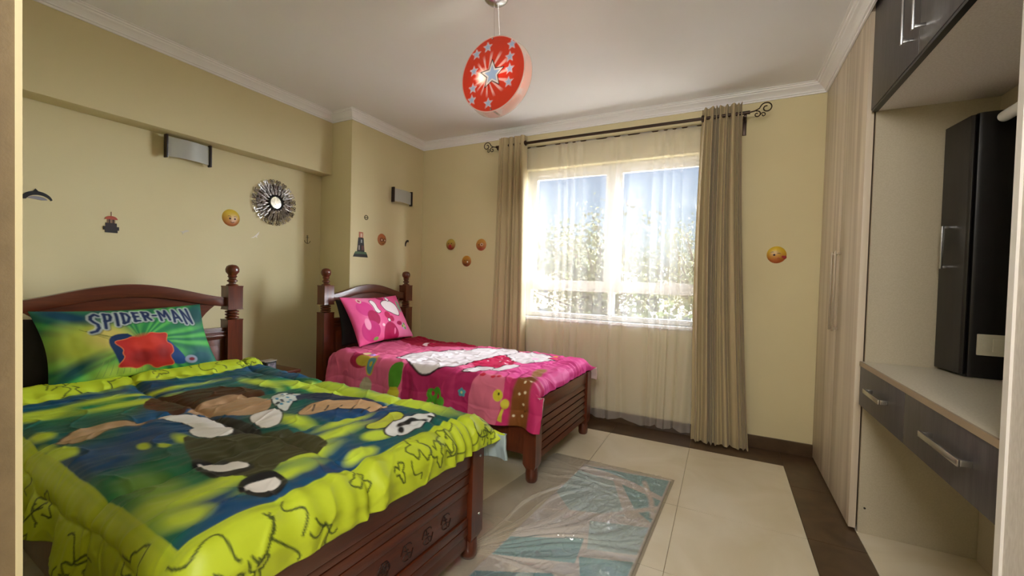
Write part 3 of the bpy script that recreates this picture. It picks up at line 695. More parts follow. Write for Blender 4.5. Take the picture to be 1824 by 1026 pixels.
def paint_pink(Ug, Vg):
    W_, H_ = .68, .42; X, Y = Ug*W_, Vg*H_
    p = Print(X, Y, '#e0568f')
    p.blend(np.clip(fbm(X, Y, 9, 2)*1.4, 0, 1)*.6, '#ee8fb6')
    dk_ = '#a8124e'; wh = '#ecdfe2'; ol = '#2a0a14'
    p.ell((.16, .30), (.085, .07), '#d23c86', .006); p.ell((.21, .21), (.065, .07), dk_, .006); p.ell((.14, .10), (.10, .09), '#c22a74', .006); p.ell((.12, .16), (.03, .05), '#ee9abb', .006)
    p.ell((.37, .03), (.095, .12), dk_, .006); p.ell((.42, .06), (.012, .03), '#e77aa6', .004, -.3)
    p.ell((.14, .375), (.022, .022), '#d8b9a8', .004); p.ell((.14, .375), (.012, .012), '#b03060', .004)
    p.poly([(.24, .37), (.29, .39), (.31, .35), (.30, .28), (.33, .26), (.28, .24), (.25, .27), (.26, .31)], wh, outline=ol, ow=.004)
    p.poly([(.36, .34), (.42, .375), (.50, .37), (.56, .33), (.58, .27), (.56, .20), (.50, .21), (.44, .24), (.38, .27)], wh, outline=ol, ow=.005)
    p.poly([(.36, .41), (.42, .37), (.46, .40), (.43, .42)], dk_, outline=ol, ow=.003); p.ell((.49, .385), (.02, .024), wh, .004, outline=ol)
    p.ell((.38, .22), (.035, .035), '#b51a50', .005); p.ell((.42, .18), (.03, .03), '#b51a50', .005); p.ell((.38, .17), (.018, .018), wh, .004, outline=ol)
    for q in range(6):
        a = q*pi/3; p.ell((.57+.022*cos(a), .10+.022*sin(a)), (.014, .014), '#6aa04a' if q % 2 else '#b7a6c8', .004)
    p.ell((.57, .10), (.012, .012), '#d8c050', .004); p.ell((.62, .30), (.03, .06), '#7aa888', .01); p.ell((.18, .025), (.028, .014), '#79a34c', .004)
    p.ell((.29, .13), (.016, .014), '#f4c3d4', .004); p.ell((.51, .13), (.04, .02), dk_, .006)
    return p.c
def paint_black(Ug, Vg): return np.ones(Ug.shape+(3,))*np.array(lin('#120c0c'))
pillow('pillow', (-2.905, .70, 1.035), (-2.885, 1.41, 1.040), (-2.76, 1.455, .665), (-2.79, .735, .66), .14, 300, 190, paint_green, fabric_print, 'green printed pillow with navy lettering leaning on the nearest headboard', seed=3)
pillow('pillow', (-2.85, 2.425, 1.055), (-2.835, 3.075, 1.055), (-2.66, 3.14, .665), (-2.68, 2.49, .645), .13, 220, 140, paint_pink, fabric_print, 'pink printed pillow with white puffs leaning at the farther headboard', seed=5)
pillow('pillow', (-2.945, .62, 1.0), (-2.945, 1.30, 1.0), (-2.90, 1.32, .64), (-2.90, .64, .64), .05, 50, 36, paint_black, cushion_black, 'plain black pillow tucked behind the green printed pillow', seed=7)
pillow('pillow', (-2.915, 2.44, 1.03), (-2.91, 3.10, 1.03), (-2.83, 3.08, .64), (-2.84, 2.45, .64), .07, 50, 36, paint_black, cushion_black, 'plain black pillow tucked behind the pink printed pillow', seed=9)

# ------------------------------------------------------------------ bedside table and clock
ns = thing('bedside_table', 'small dark wooden bedside table standing between the two beds', 'bedside table', (-3.15, 1.96, 0))
part('top', MB().box(-3.38, -2.92, 1.77, 2.135, .475, .50), wood_y, ns, bevel=.006)
part('body', MB().box(-3.36, -2.945, 1.79, 2.115, .10, .475), wood, ns)
for z in (.30, .11):
    dr = part('drawer', MB().box(-2.945, -2.932, 1.80, 2.105, z, z+.165), wood_y, ns, bevel=.004)
    part('knob', MB().lathe([(.006, 0), (.006, .012), (.013, .018), (.010, .026), (0, .028)], (-2.932, 1.95, z+.08), 14, 'x'), wood_dark, dr)
for x in (-3.34, -2.965):
    for y in (1.81, 2.095): part('leg', MB().lathe([(.014, 0), (.02, .10)], (x, y, 0), 10), wood_z, ns)
ck = thing('desk_clock', 'small dark box clock with a silver face on the bedside table', 'clock', (-3.10, 1.985, .50))
part('case', MB().box(-3.135, -3.065, 1.95, 2.03, .5, .565), black_frame, ck, bevel=.004)
part('top_plate', MB().box(-3.14, -3.06, 1.935, 2.035, .565, .572), mat('clock_top', '#a09488', .4), ck, bevel=.002)
part('face', MB().box(-3.065, -3.062, 1.96, 2.022, .508, .552), mat('clock_face', '#8b858f', .3, color2='#4c4650', scale=60), ck)

# ------------------------------------------------------------------ rug and plastic cover
def rugpoint(u, v):   # u 0..1 from left to right, v 0..1 from near to far
    n0, n1 = np.array((-.945, 1.05)), np.array((-.345, 1.08)); f0, f1 = np.array((-.80, 2.72)), np.array((-.252, 2.765))
    u = np.asarray(u)[..., None]; v = np.asarray(v)[..., None]
    return (n0*(1-u)+n1*u)*(1-v)+(f0*(1-u)+f1*u)*v
nu, nv = 150, 320
Ug, Vg = np.meshgrid(np.linspace(0, 1, nu), np.linspace(0, 1, nv), indexing='ij')
XY = rugpoint(Ug, Vg)
edge = np.minimum(np.minimum(Ug, 1-Ug)*.6, np.minimum(Vg, 1-Vg)*1.7)
Zr = .012*np.clip(edge/.006, 0, 1)**.5+.0008*rng.standard_normal(Ug.shape)
rp = Print(Ug, Vg*2.4, '#e6dfd8')
teal, lt, pk = '#93c2c6', '#c6dcda', '#eadfd5'
rp.poly([(.02, 2.35), (.98, 2.37), (.98, 2.05), (.65, 2.20), (.35, 2.30)], teal, round_=0)
rp.poly([(.55, 2.12), (.98, 1.98), (.98, 1.62), (.80, 1.75)], teal, round_=0)
rp.poly([(.02, 2.22), (.45, 2.15), (.75, 1.62), (.30, 1.5), (.02, 1.75)], lt, round_=0)
rp.poly([(.50, 1.45), (.98, 1.55), (.98, 1.20), (.62, 1.12)], lt, round_=0)
rp.poly([(.02, 1.02), (.55, 1.22), (.60, .95), (.02, .80)], teal, round_=0)
rp.poly([(.60, 1.02), (.98, 1.12), (.98, .70), (.72, .78)], teal, round_=0)
rp.poly([(.02, .62), (.5, .8), (.95, .6), (.95, .2), (.3, .3), (.02, .1)], '#5a98a6', round_=0)
rp.line([(.02, 1.45), (.55, 1.55), (.98, 1.85)], .03, pk); rp.line([(.75, 2.25), (.90, 1.95), (.98, 1.7)], .025, pk)
rug_m = mat('woven_rug', '#ffffff', .9, attr='print', bump=.25, bscale=260)
rg = grid_obj('rug', np.concatenate([XY, Zr[..., None]], -1)-np.array([-.6, 1.9, 0]), rug_m, colors=rp.c); rg.location = (-.6, 1.9, 0)
so = rg.modifiers.new('thickness', 'SOLIDIFY'); so.thickness = .002; so.offset = -1
tag(rg, 'teal and white geometric rug lying on the tiles under clear plastic', 'rug')
# plastic: thin wrinkled film over the rug, dragged toward the nearest bed's foot
n0, n1 = np.array((-1.30, 1.02)), np.array((-.335, 1.05)); f0, f1 = np.array((-1.03, 2.80)), np.array((-.235, 2.795))
nu, nv = 260, 420
Ug, Vg = np.meshgrid(np.linspace(0, 1, nu), np.linspace(0, 1, nv), indexing='ij')
XY = (n0*(1-Ug[..., None])+n1*Ug[..., None])*(1-Vg[..., None])+(f0*(1-Ug[..., None])+f1*Ug[..., None])*Vg[..., None]
X, Y = XY[..., 0], XY[..., 1]; pc = np.array((-1.02, 1.56)); an = np.arctan2(Y-pc[1], X-pc[0]); rd = np.hypot(X-pc[0], Y-pc[1])
Zp = .0175+.0025*fbm(X, Y, 9, 4, 2)
for a0, w_, h_ in ((1.05, .022, .016), (1.22, .018, .014), (.86, .03, .012), (.70, .02, .016), (.52, .025, .011), (.34, .03, .009), (1.38, .02, .012), (.15, .03, .008), (.62, .012, .012), (.95, .012, .010)):
    Zp += h_*np.exp(-((an-a0-.05*np.sin(rd*9+a0*7))/w_)**2)*np.clip(rd/.12, 0, 1)*np.exp(-((rd-.45)/.42)**2)
ridge = np.abs(fbm(X*1.6, Y, 24, 9, 3)); Zp += .006*np.exp(-ridge/.045)*np.clip((X+1.1)/.4, 0, 1)
for y0, amp in ((2.66, .009), (2.60, .010), (2.53, .008), (2.46, .010), (2.38, .007)):
    yy = y0-.10*(X+.9)**2*2+.025*np.sin(X*13+y0*20); Zp += amp*np.exp(-((Y-yy)/.011)**2)*np.exp(-((X+.80)/.24)**2)
e_ = np.minimum(1-Ug, 1-Vg); Zp = np.where(e_ < .02, Zp*np.clip(e_/.02, .12, 1), Zp); Zp = np.maximum(Zp, .0025)
outside_rug = (X < -1.02+(Y-1.05)*.13) ; Zp -= .008*np.clip((-1.0+(Y-1.05)*.13-X)/.08, 0, 1)
Zp = np.maximum(Zp, .003)
pm = bpy.data.materials.new('clear_plastic_film'); pm.use_nodes = True; n = pm.node_tree.nodes; L = pm.node_tree.links; n.remove(n['Principled BSDF'])
tr = n.new('ShaderNodeBsdfTransparent'); gl = n.new('ShaderNodeBsdfGlossy'); gl.inputs['Roughness'].default_value = .07; df = n.new('ShaderNodeBsdfDiffuse'); df.inputs[0].default_value = (*lin('#cfcabf'), 1)
fr = n.new('ShaderNodeFresnel'); fr.inputs[0].default_value = 1.55; m1 = n.new('ShaderNodeMixShader'); m1.inputs[0].default_value = .16; m2 = n.new('ShaderNodeMixShader')
ml = n.new('ShaderNodeMath'); ml.operation = 'MULTIPLY_ADD'; ml.inputs[1].default_value = .55; ml.inputs[2].default_value = .08; ml.use_clamp = True
L.new(fr.outputs[0], ml.inputs[0]); L.new(tr.outputs[0], m1.inputs[1]); L.new(df.outputs[0], m1.inputs[2]); L.new(m1.outputs[0], m2.inputs[1]); L.new(gl.outputs[0], m2.inputs[2]); L.new(ml.outputs[0], m2.inputs[0])
L.new(m2.outputs[0], n['Material Output'].inputs[0])
pf_ = grid_obj('plastic_sheet', np.stack([X, Y, Zp], -1)-np.array([-.7, 1.9, 0]), pm); pf_.location = (-.7, 1.9, 0)
tag(pf_, 'crumpled clear plastic sheet covering the teal rug', 'plastic sheet')

# ------------------------------------------------------------------ curtains
def fold_cloth(name, x0t, x1t, x0b, x1b, y, z0, z1, folds, amp_t, amp_b, m, label, cat, group=None, nx=360, nz=90, seed=0, taper=None, hem=0., stack=None):
    u = np.linspace(0, 1, nx); v = np.linspace(0, 1, nz); Ug, Vg = np.meshgrid(u, v, indexing='ij')   # v 0 top 1 bottom
    r = np.random.default_rng(seed); ph = Ug+.035*np.sin(Ug*11+seed)+.02*np.sin(Ug*23+seed*2)+.010*np.sin(Vg*4+Ug*9)
    if taper is None: xl = x0t+(x0b-x0t)*Vg; xr = x1t+(x1b-x1t)*Vg
    else: xl, xr = taper(Vg)
    X = xl+(xr-xl)*Ug; am = amp_t+(amp_b-amp_t)*Vg**.7
    wv = np.sin(ph*2*pi*folds); Y = y+am*wv*(1+.3*np.sin(Ug*17+seed))+am*.3*np.sin(ph*2*pi*folds*2.3+Vg*2)*Vg
    X = X+am*.45*np.cos(ph*2*pi*folds)*np.sign(x1t-x0t)
    Z = z1+(z0-z1)*Vg+hem*np.sin(ph*2*pi*folds*.5+1)*Vg**8
    org = np.array([X.mean(), Y.mean(), Z.min()])
    o = grid_obj(name, np.stack([X, Y, Z], -1)-org, m); o.location = org
    return tag(o, label, cat, group)
def taper_r(v):
    # hangs straight at top, swings out toward the window below
    l = -.195-.02*np.sin(pi*np.clip(v*1.1, 0, 1))
    return l, .078+.125*v**1.5
fold_cloth('curtain', 0, 0, 0, 0, 3.555, .012, 2.605, 7.5, .026, .028, curtain_m, 'heavy khaki curtain gathered at the right side of the window', 'curtain', 'khaki curtains', seed=2, taper=taper_r)
fold_cloth('curtain', -1.985, -1.70, -2.03, -1.66, 3.565, .015, 2.600, 6.5, .034, .034, curtain_m, 'heavy khaki curtain gathered at the left side of the window, behind the pink bed', 'curtain', 'khaki curtains', seed=5)
sh = fold_cloth('sheer_curtain', -1.74, -.17, -1.74, -.20, 3.622, .045, 2.505, 13, .011, .022, sheer_m, 'translucent white sheer curtain hanging across the window', 'curtain', nx=700, nz=60, seed=3, hem=.012)
rod = thing('curtain_rod', 'long bronze curtain rod with scroll finials above the window', 'curtain rod', (-.9, 3.585, 2.53))
ym = 3.562
part('pole', MB().tube([(-2.03, ym, 2.53), (.13, ym, 2.53)], .0125, 14), rod_m, rod)
part('sheer_rod', MB().tube([(-1.76, 3.625, 2.503), (-.14, 3.625, 2.503)], .006, 8), rod_m, rod)
for x in (-1.715, -.19):
    part('stop_ring', MB().lathe([(.013, -.012), (.024, -.008), (.026, 0), (.024, .008), (.013, .012)], (x, ym, 2.53), 16, 'x'), rod_m, rod)
def scroll(sx, x):
    m = MB()
    def sp(cx, cz, r0, r1, a0, a1, n=26): return [(x+sx*(cx+(r0+(r1-r0)*k/n)*cos(a0+(a1-a0)*k/n)), ym, cz+(r0+(r1-r0)*k/n)*sin(a0+(a1-a0)*k/n)) for k in range(n+1)]
    m.tube([(x, ym, 2.53), (x+sx*.03, ym, 2.535), (x+sx*.06, ym, 2.55)]+sp(.105, 2.548, .042, .012, pi*.9, -pi*1.6), .0045, 6)
    m.tube(sp(.045, 2.508, .026, .006, pi*.6, -pi*1.7), .004, 6); m.tube(sp(.085, 2.500, .018, .005, pi, -pi*1.2), .0035, 6)
    return m
part('scroll_finial', scroll(1, .13), rod_m, rod); part('scroll_finial', scroll(-1, -2.03), rod_m, rod)
for x in (.10, -2.01):
    part('bracket', MB().box(x-.010, x+.010, ym-.008, YB, 2.50, 2.516).box(x-.014, x+.014, YB-.012, YB, 2.40, 2.55), rod_m, rod, bevel=.003)

# ------------------------------------------------------------------ pendant lamp
lampo = thing('pendant_lamp', 'round red glass disc pendant lamp hanging from the ceiling', 'pendant lamp', (-1.10, 1.89, 2.33))
away = Vector((-.503, .864, 0)); right = Vector((.864, .503, 0))
nb = (away*cos(radians(33))+right*sin(radians(33))).normalized(); hx = Vector((nb.y, -nb.x, 0)); uz = Vector((0, 0, 1))
cen = Vector((-1.106, 1.89, 2.305)); rad = .193
part('canopy', MB().lathe([(0, 0), (.05, 0), (.062, -.008), (.060, -.02), (.045, -.032), (.018, -.038), (0, -.04)], (-1.10, 1.89, ZC-.001), 28), chrome, lampo)
def disc(c, r, th, rings, seg, dish=0):
    vs = []; fs = []; cols = []
    for side in (0, 1):
        for i in range(rings+1):
            for k in range(seg):
                a = 2*pi*k/seg; q = r*i/rings
                p = c+hx*(q*cos(a))+uz*(q*sin(a))+nb*(th*side-dish*(1-(i/rings)**2)); vs.append(p); cols.append((q*cos(a), q*sin(a)))
    n = (rings+1)*seg
    for side in (0, 1):
        b = side*n
        for i in range(rings):
            for k in range(seg): fs.append((b+i*seg+k, b+(i+1)*seg+k, b+(i+1)*seg+(k+1) % seg, b+i*seg+(k+1) % seg))
    for k in range(seg): fs.append((rings*seg+k, n+rings*seg+k, n+rings*seg+(k+1) % seg, rings*seg+(k+1) % seg))
    return vs, fs, np.array(cols)
part('back_disc', MB().add(*disc(cen+nb*.048, rad*1.04, .005, 3, 64)[:2]), clear_glass, lampo, label='clear glass back disc')
vs, fs, uv = disc(cen-nb*.012, rad, .004, 60, 200)
lo = tuple(wloc(lampo)); me = bpy.data.meshes.new('front_disc'); me.from_pydata([tuple(v-Vector(lo)) for v in vs], [], fs)
dp = Print(uv[:, 0], uv[:, 1], '#d2452f')
rr = np.hypot(uv[:, 0], uv[:, 1]); an = np.arctan2(uv[:, 1]+.01, uv[:, 0]+.03)
ray = np.clip(np.sin(an*15)*2-.6, 0, 1)*np.clip((.12-rr)/.03, 0, 1)*np.clip(rr/.02, 0, 1); dp.blend(ray*.75, '#f0d6d0')
def star5(cx, cy, r):
    return [(cx+(r if k % 2 == 0 else r*.45)*sin(k*pi/5), cy+(r if k % 2 == 0 else r*.45)*cos(k*pi/5)) for k in range(10)]
for x, y in ((-.10, .125), (-.03, .145), (.115, .125), (.105, .065), (.105, .005), (.10, -.06), (-.12, -.05), (-.125, -.11), (-.115, .04), (-.02, -.145)):
    dp.poly(star5(x, y, .030), '#e6d4d6', round_=0, soft=.003); dp.poly(star5(x, y, .022), '#a9bcd6', round_=0, soft=.003)
dp.ell((-.06, 0), (.035, .035), '#f3ece4', .03)
dp.poly(star5(0, 0, .075), '#e9e2dc', round_=0, soft=.003, outline='#1a1a20', ow=.003); dp.poly(star5(0, 0, .050), '#a9bcd6', round_=0, soft=.003)
dp.blend(np.clip((rr-rad+.006)/.002, 0, 1), '#ddc4ba')
ca = me.color_attributes.new('print', 'FLOAT_COLOR', 'POINT'); ca.data.foreach_set('color', np.concatenate([dp.c, np.ones((len(dp.c), 1))], 1).astype(np.float32).ravel())
dm_ = bpy.data.materials.new('painted_red_glass'); dm_.use_nodes = True; n = dm_.node_tree.nodes; L = dm_.node_tree.links
p_ = n['Principled BSDF']; p_.inputs['Roughness'].default_value = .18; vc = n.new('ShaderNodeVertexColor'); vc.layer_name = 'print'; L.new(vc.outputs[0], p_.inputs[0])
tl_ = n.new('ShaderNodeBsdfTranslucent'); L.new(vc.outputs[0], tl_.inputs[0]); mx = n.new('ShaderNodeMixShader'); mx.inputs[0].default_value = .3
L.new(p_.outputs[0], mx.inputs[1]); L.new(tl_.outputs[0], mx.inputs[2]); L.new(mx.outputs[0], n['Material Output'].inputs[0])
me.materials.append(dm_); me.polygons.foreach_set('use_smooth', [True]*len(me.polygons))
fd = bpy.data.objects.new('front_disc', me); COL.objects.link(fd); fd.parent = lampo; fd['label'] = 'red painted glass disc with pale stars and rays'
for s in (-1, 1):
    part('wire', MB().tube([(-1.10+s*.012*hx.x, 1.89+s*.012*hx.y, ZC-.035), tuple(cen+nb*(.03+s*.028)+uz*(rad-.010))], .0009, 6), chrome, lampo)
    part('clip', MB().tube([tuple(cen-nb*.018+uz*s*(rad-.012)), tuple(cen+nb*.070+uz*s*(rad-.012))], .005, 8), chrome, lampo)
bulb_m = mat('lit_bulb', '#fff1dc', .3, emit=14)
for s in (-1, 1):
    c = cen+nb*.028+hx*(s*.07)
    part('bulb', MB().lathe([(0, -.032), (.014, -.028), (.02, -.012), (.018, .008), (.010, .022), (.009, .034)], tuple(c), 14), bulb_m, lampo, label='small lit bulb')
    part('socket', MB().lathe([(.011, .034), (.011, .05), (0, .05)], tuple(c), 12), chrome, lampo)

# ------------------------------------------------------------------ wall sconces
sconce_wood = mat('dark_sconce_wood', '#1c0a0a', .35)
def sconce(x, y0, y1, z0, z1, label):
    t = thing('wall_sconce', label, 'wall lamp', (x, (y0+y1)/2, z0), group='curved glass wall sconces')
    part('backplate', MB().box(x, x+.012, y0+.05, y1-.05, z0+.03, z1-.03), chrome, t)
    w_ = y1-y0; n = 16; cur = []
    for k in range(n+1): q = k/n; cur.append((x+.050+.030*sin(pi*q), y0+.008+(w_-.016)*q))
    poly = cur+[(a-.005, b) for a, b in cur[::-1]]
    part('glass_shade', MB().prism(poly, z0+.012, z1-.012, 'z'), frosted, t)
    for y in (y0, y1-.012): part('upright', MB().box(x+.030, x+.066, y, y+.012, z0, z1), sconce_wood, t, bevel=.002)
    for y in (y0+.06, y1-.06): part('arm', MB().tube([(x+.008, y, (z0+z1)/2), (x+.058, y, (z0+z1)/2)], .004, 6), chrome, t)
sconce(XL, 1.435, 1.715, 2.005, 2.160, 'frosted glass wall sconce under the beam above the nearest bed')
sconce(XC, 3.165, 3.445, 1.985, 2.135, 'frosted glass wall sconce on the column wall above the pink bed')

# ------------------------------------------------------------------ sunburst mirror
mr = thing('sunburst_mirror', 'small round mirror in a silver filigree sunburst frame on the left wall', 'mirror', (XL, 2.228, 1.838))
cy_, cz_ = 2.228, 1.838
part('mirror_glass', MB().lathe([(0, .030), (.050, .030), (.050, .024), (0, .024)], (XL, cy_, cz_), 36, 'x'), mirror_m, mr)
part('inner_ring', MB().lathe([(.049, .020), (.049, .036), (.056, .040), (.066, .036), (.068, .012), (.049, .012)], (XL, cy_, cz_), 40, 'x'), black_frame, mr, label='black inner ring')
part('backing', MB().lathe([(.05, .004), (.05, .008), (.150, .006), (.150, .003)], (XL, cy_, cz_), 40, 'x'), dark_silver, mr)
def petal(a, r0, r1, wd, x0, x1, mtl, loops=True):
    m = MB(); c, s = cos(a), sin(a)
    def W(r, t, x): return (XL+x, cy_+r*c-t*s, cz_+r*s+t*c)
    pts = []
    for k in range(18):
        q = 2*pi*k/18; r = (r0+r1)/2+(r1-r0)/2*cos(q); t = wd*sin(q)*(.65+.35*cos(q)); pts.append(W(r, t, x0+(x1-x0)*(r-r0)/(r1-r0)))
    m.tube(pts, .0030, 5, closed=True)
    m.tube([W(r0, 0, x0), W((r0+r1)/2, 0, (x0+x1)/2+.004), W(r1, 0, x1)], .0022, 5)
    if loops:
        for sg_ in (-1, 1): m.tube([W(r1-.004+.010*sin(t), sg_*(.004+.009*(1-cos(t))*.8), x1) for t in np.linspace(0, 4.2, 9)], .0026, 5)
    return part('petal', m, mtl, mr)
for k in range(18): petal(2*pi*(k+.5)/18, .066, .115, .011, .030, .026, silver, False)
for k in range(20): petal(2*pi*k/20, .085, .160, .014, .024, .018, silver, False)
for k in range(20): petal(2*pi*(k+.5)/20, .110, .185, .015, .014, .016, silver if k % 5 in (1, 2) else dark_silver, True)

# ------------------------------------------------------------------ wall stickers: flat board shapes and round faces
def board(name, cat, label, wall, polys, z_off=.003):
    """polys: (name, pts[(a,z)], colour, layer) ; wall ('x', X) or ('y', Y)"""
    allp = np.array([p for _, pts, _, _ in polys for p in pts]); a0, z0 = allp[:, 0].mean(), allp[:, 1].min()
    loc = (wall[1], a0, z0) if wall[0] == 'x' else (a0, wall[1], z0)
    t = thing(name, label, cat, loc)
    for nm, pts, c, ly in polys:
        d = z_off*(ly+1)
        if wall[0] == 'x': m = MB().prism(pts, wall[1], wall[1]+d, 'x')
        else: m = MB().prism(pts, wall[1]-d, wall[1], 'y')
        key = 'sticker_'+c.strip('#'); part(nm, m, MATS.get(key) or mat(key, c, .5), t)
    return t
def R4(a0, a1, z0, z1): return [(a0, z0), (a1, z0), (a1, z1), (a0, z1)]
def arc(cx, cz, rx, rz, t0, t1, n=12): return [(cx+rx*cos(t0+(t1-t0)*k/n), cz+rz*sin(t0+(t1-t0)*k/n)) for k in range(n+1)]
LW = ('x', XL)
lh = board('lighthouse_sticker', 'wall sticker', 'black lighthouse top sticker with red roof above the nearest bed', LW, [
    ('base', R4(1.148, 1.208, 1.470, 1.486), '#150c0c', 0), ('gallery', R4(1.140, 1.214, 1.486, 1.508), '#1c1010', 1), ('rail', R4(1.150, 1.204, 1.508, 1.530), '#241414', 0),
    ('lantern', R4(1.158, 1.196, 1.530, 1.552), '#8a6a4c', 0), ('lantern_bar', R4(1.166, 1.170, 1.530, 1.552), '#241414', 1), ('lantern_bar', R4(1.184, 1.188, 1.530, 1.552), '#241414', 1),
    ('roof', arc(1.177, 1.552, .030, .022, 0, pi), '#a8452c', 1), ('spire', R4(1.1755, 1.1785, 1.572, 1.600), '#7a4c40', 0)])
board('dolphin_sticker', 'wall sticker', 'dark leaping dolphin sticker at the far left of the wall', LW, [
    ('back', arc(.862, 1.612, .062, .055, .25, pi-.05)+arc(.868, 1.606, .050, .040, pi-.3, .35), '#17181f', 0), ('fin', [(.846, 1.664), (.856, 1.680), (.868, 1.666)], '#17181f', 0),
    ('belly', arc(.862, 1.618, .040, .020, .2, pi-.3)+[(.85, 1.622), (.88, 1.618)], '#8d8a94', 1)])
board('bird_sticker', 'wall sticker', 'faint pale seagull sticker left of the yellow face button', LW, [('wing', [(1.545, 1.520), (1.565, 1.523), (1.585, 1.535), (1.605, 1.528), (1.588, 1.520), (1.570, 1.512), (1.562, 1.500), (1.560, 1.514)], '#cdc4b4', 0)])
board('bird_sticker', 'wall sticker', 'bright white seagull sticker just below the silver mirror', LW, [('body', [(2.034, 1.522), (2.060, 1.535), (2.078, 1.552), (2.108, 1.582), (2.100, 1.556), (2.088, 1.543), (2.092, 1.525), (2.074, 1.534), (2.058, 1.524)], '#efe7dc', 0)])
anchor_ring = thing('anchor_sticker', 'tiny dark anchor sticker right of the silver mirror', 'wall sticker', (XL, 2.55, 1.52))
am = mat('anchor_black', '#2c2620', .5)
part('shank', MB().tube([(XL+.003, 2.55, 1.524), (XL+.003, 2.55, 1.585)], .0024, 6), am, anchor_ring)
part('ring', MB().tube([(XL+.003, 2.55+.006*cos(t), 1.591+.006*sin(t)) for t in np.linspace(0, 2*pi, 13)[:-1]], .0016, 5, closed=True), am, anchor_ring)
part('stock', MB().tube([(XL+.003, 2.535, 1.576), (XL+.003, 2.565, 1.576)], .0018, 6), am, anchor_ring)
part('flukes', MB().tube([(XL+.003, 2.55+.030*cos(t), 1.553+.030*sin(t)) for t in np.linspace(pi*1.06, pi*1.94, 13)], .0024, 6), am, anchor_ring)
CW = ('x', XC)
board('lighthouse_sticker', 'wall sticker', 'black and orange lighthouse sticker on a green base above the pink bed', CW, [
    ('island', [(2.722, 1.412), (2.898, 1.412), (2.888, 1.440), (2.735, 1.440)], '#0f0d0d', 0), ('grass', [(2.735, 1.440), (2.888, 1.440), (2.875, 1.462), (2.750, 1.462)], '#3c5a3a', 0),
    ('tower', [(2.768, 1.462), (2.856, 1.462), (2.842, 1.592), (2.782, 1.592)], '#171213', 0), ('stripe', R4(2.780, 2.796, 1.478, 1.520), '#8f8078', 1), ('stripe', R4(2.815, 2.845, 1.478, 1.520), '#5a2a28', 1), ('window_patch', R4(2.808, 2.822, 1.545, 1.575), '#a0a4a0', 1),
    ('lantern', R4(2.788, 2.836, 1.592, 1.645), '#b0684a', 0), ('lantern_patch', R4(2.802, 2.822, 1.598, 1.632), '#d8b8a0', 1)])
lr = thing('life_ring_sticker', 'tiny dark life ring sticker above the column lighthouse', 'wall sticker', (XC, 2.87, 1.775))
part('ring', MB().tube([(XC+.003, 2.87+.020*cos(t), 1.788+.020*sin(t)) for t in np.linspace(0, 2*pi, 19)[:-1]], .004, 6, closed=True), mat('ring_olive', '#5a5136', .5), lr)
part('bar', MB().box(XC, XC+.004, 2.855, 2.885, 1.785, 1.791), MATS['ring_olive'], lr)
hk = single('dolphin_sticker', MB().prism(arc(3.452, 1.575, .042, .056, 1.2, pi+.25)+arc(3.456, 1.570, .030, .040, pi+.2, 1.25), XC, XC+.004, 'x'), am, 'small dark curved fish sticker under the sconce on the column wall', 'wall sticker')
face_y = mat('face_yellow', '#d9a428', .35, color2='#c8642c', scale=1, lo=.3, hi=.7)
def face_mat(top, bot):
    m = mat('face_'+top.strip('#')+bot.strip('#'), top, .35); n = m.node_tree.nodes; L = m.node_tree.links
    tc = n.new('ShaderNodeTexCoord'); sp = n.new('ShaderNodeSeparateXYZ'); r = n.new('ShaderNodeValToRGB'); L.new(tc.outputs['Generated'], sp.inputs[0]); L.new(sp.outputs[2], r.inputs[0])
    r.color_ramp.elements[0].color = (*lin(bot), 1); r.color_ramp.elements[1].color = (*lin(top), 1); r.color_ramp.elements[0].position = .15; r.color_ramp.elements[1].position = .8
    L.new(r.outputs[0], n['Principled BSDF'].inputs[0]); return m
dkb = mat('face_ink', '#3a1c12', .5); redm = mat('face_red', '#a8202a', .4); whm = mat('face_white', '#e8e0d4', .4)
def face(wall, a, z, r, label, m, feats):
    loc = (wall[1], a, z-r) if wall[0] == 'x' else (a, wall[1], z-r)
    t = thing('face_button', label, 'wall sticker', loc, group=None)
    pr_ = [(0, .016), (r*.4, .015), (r*.75, .011), (r*.93, .006), (r, 0)]
    ax = 'x' if wall[0] == 'x' else 'y'; sg = 1 if ax == 'x' else -1
    dome = MB().lathe([(q, h*sg) for q, h in pr_], (wall[1], a, z) if ax == 'x' else (a, wall[1], z), 32, ax); part('disc', dome, m, t)
    def W(u, v, h=.015):
        k = max(0, 1-(math.hypot(u, v))**2*.75); hh = h*k+.002
        return (wall[1]+hh, a+u*r, z+v*r) if ax == 'x' else (a+u*r, wall[1]-hh, z+v*r)
    for kind, u, v, s, mm in feats:
        mb = MB()
        if kind == 'dot':
            c = W(u, v); mb.lathe([(0, .003*sg), (s*r*.7, .002*sg), (s*r, -.001*sg)], c, 12, ax); nm = 'eye'
        elif kind == 'ring': mb.tube([W(u+s*cos(q), v+s*sin(q)) for q in np.linspace(0, 2*pi, 15)[:-1]], .0025, 5, closed=True); nm = 'eye_ring'
        elif kind == 'smile': mb.tube([W(u+s*cos(q), v+s*sin(q)) for q in np.linspace(pi*1.15, pi*1.85, 9)], .0022, 5); nm = 'mouth'
        elif kind == 'frown': mb.tube([W(u+s*cos(q), v+s*sin(q)) for q in np.linspace(pi*.15, pi*.85, 9)], .0022, 5); nm = 'mouth'
        elif kind == 'brow': mb.tube([W(u+s*cos(q), v+s*.5*sin(q)) for q in np.linspace(pi*.2, pi*.8, 7)], .0018, 5); nm = 'brow'
        elif kind == 'heart':
            c = W(u, v); mb.lathe([(0, .006*sg), (s*r*.7, .004*sg), (s*r, -.002*sg)], c, 14, ax); nm = 'heart'
        part(nm, mb, mm, t)
BW = ('y', YB)
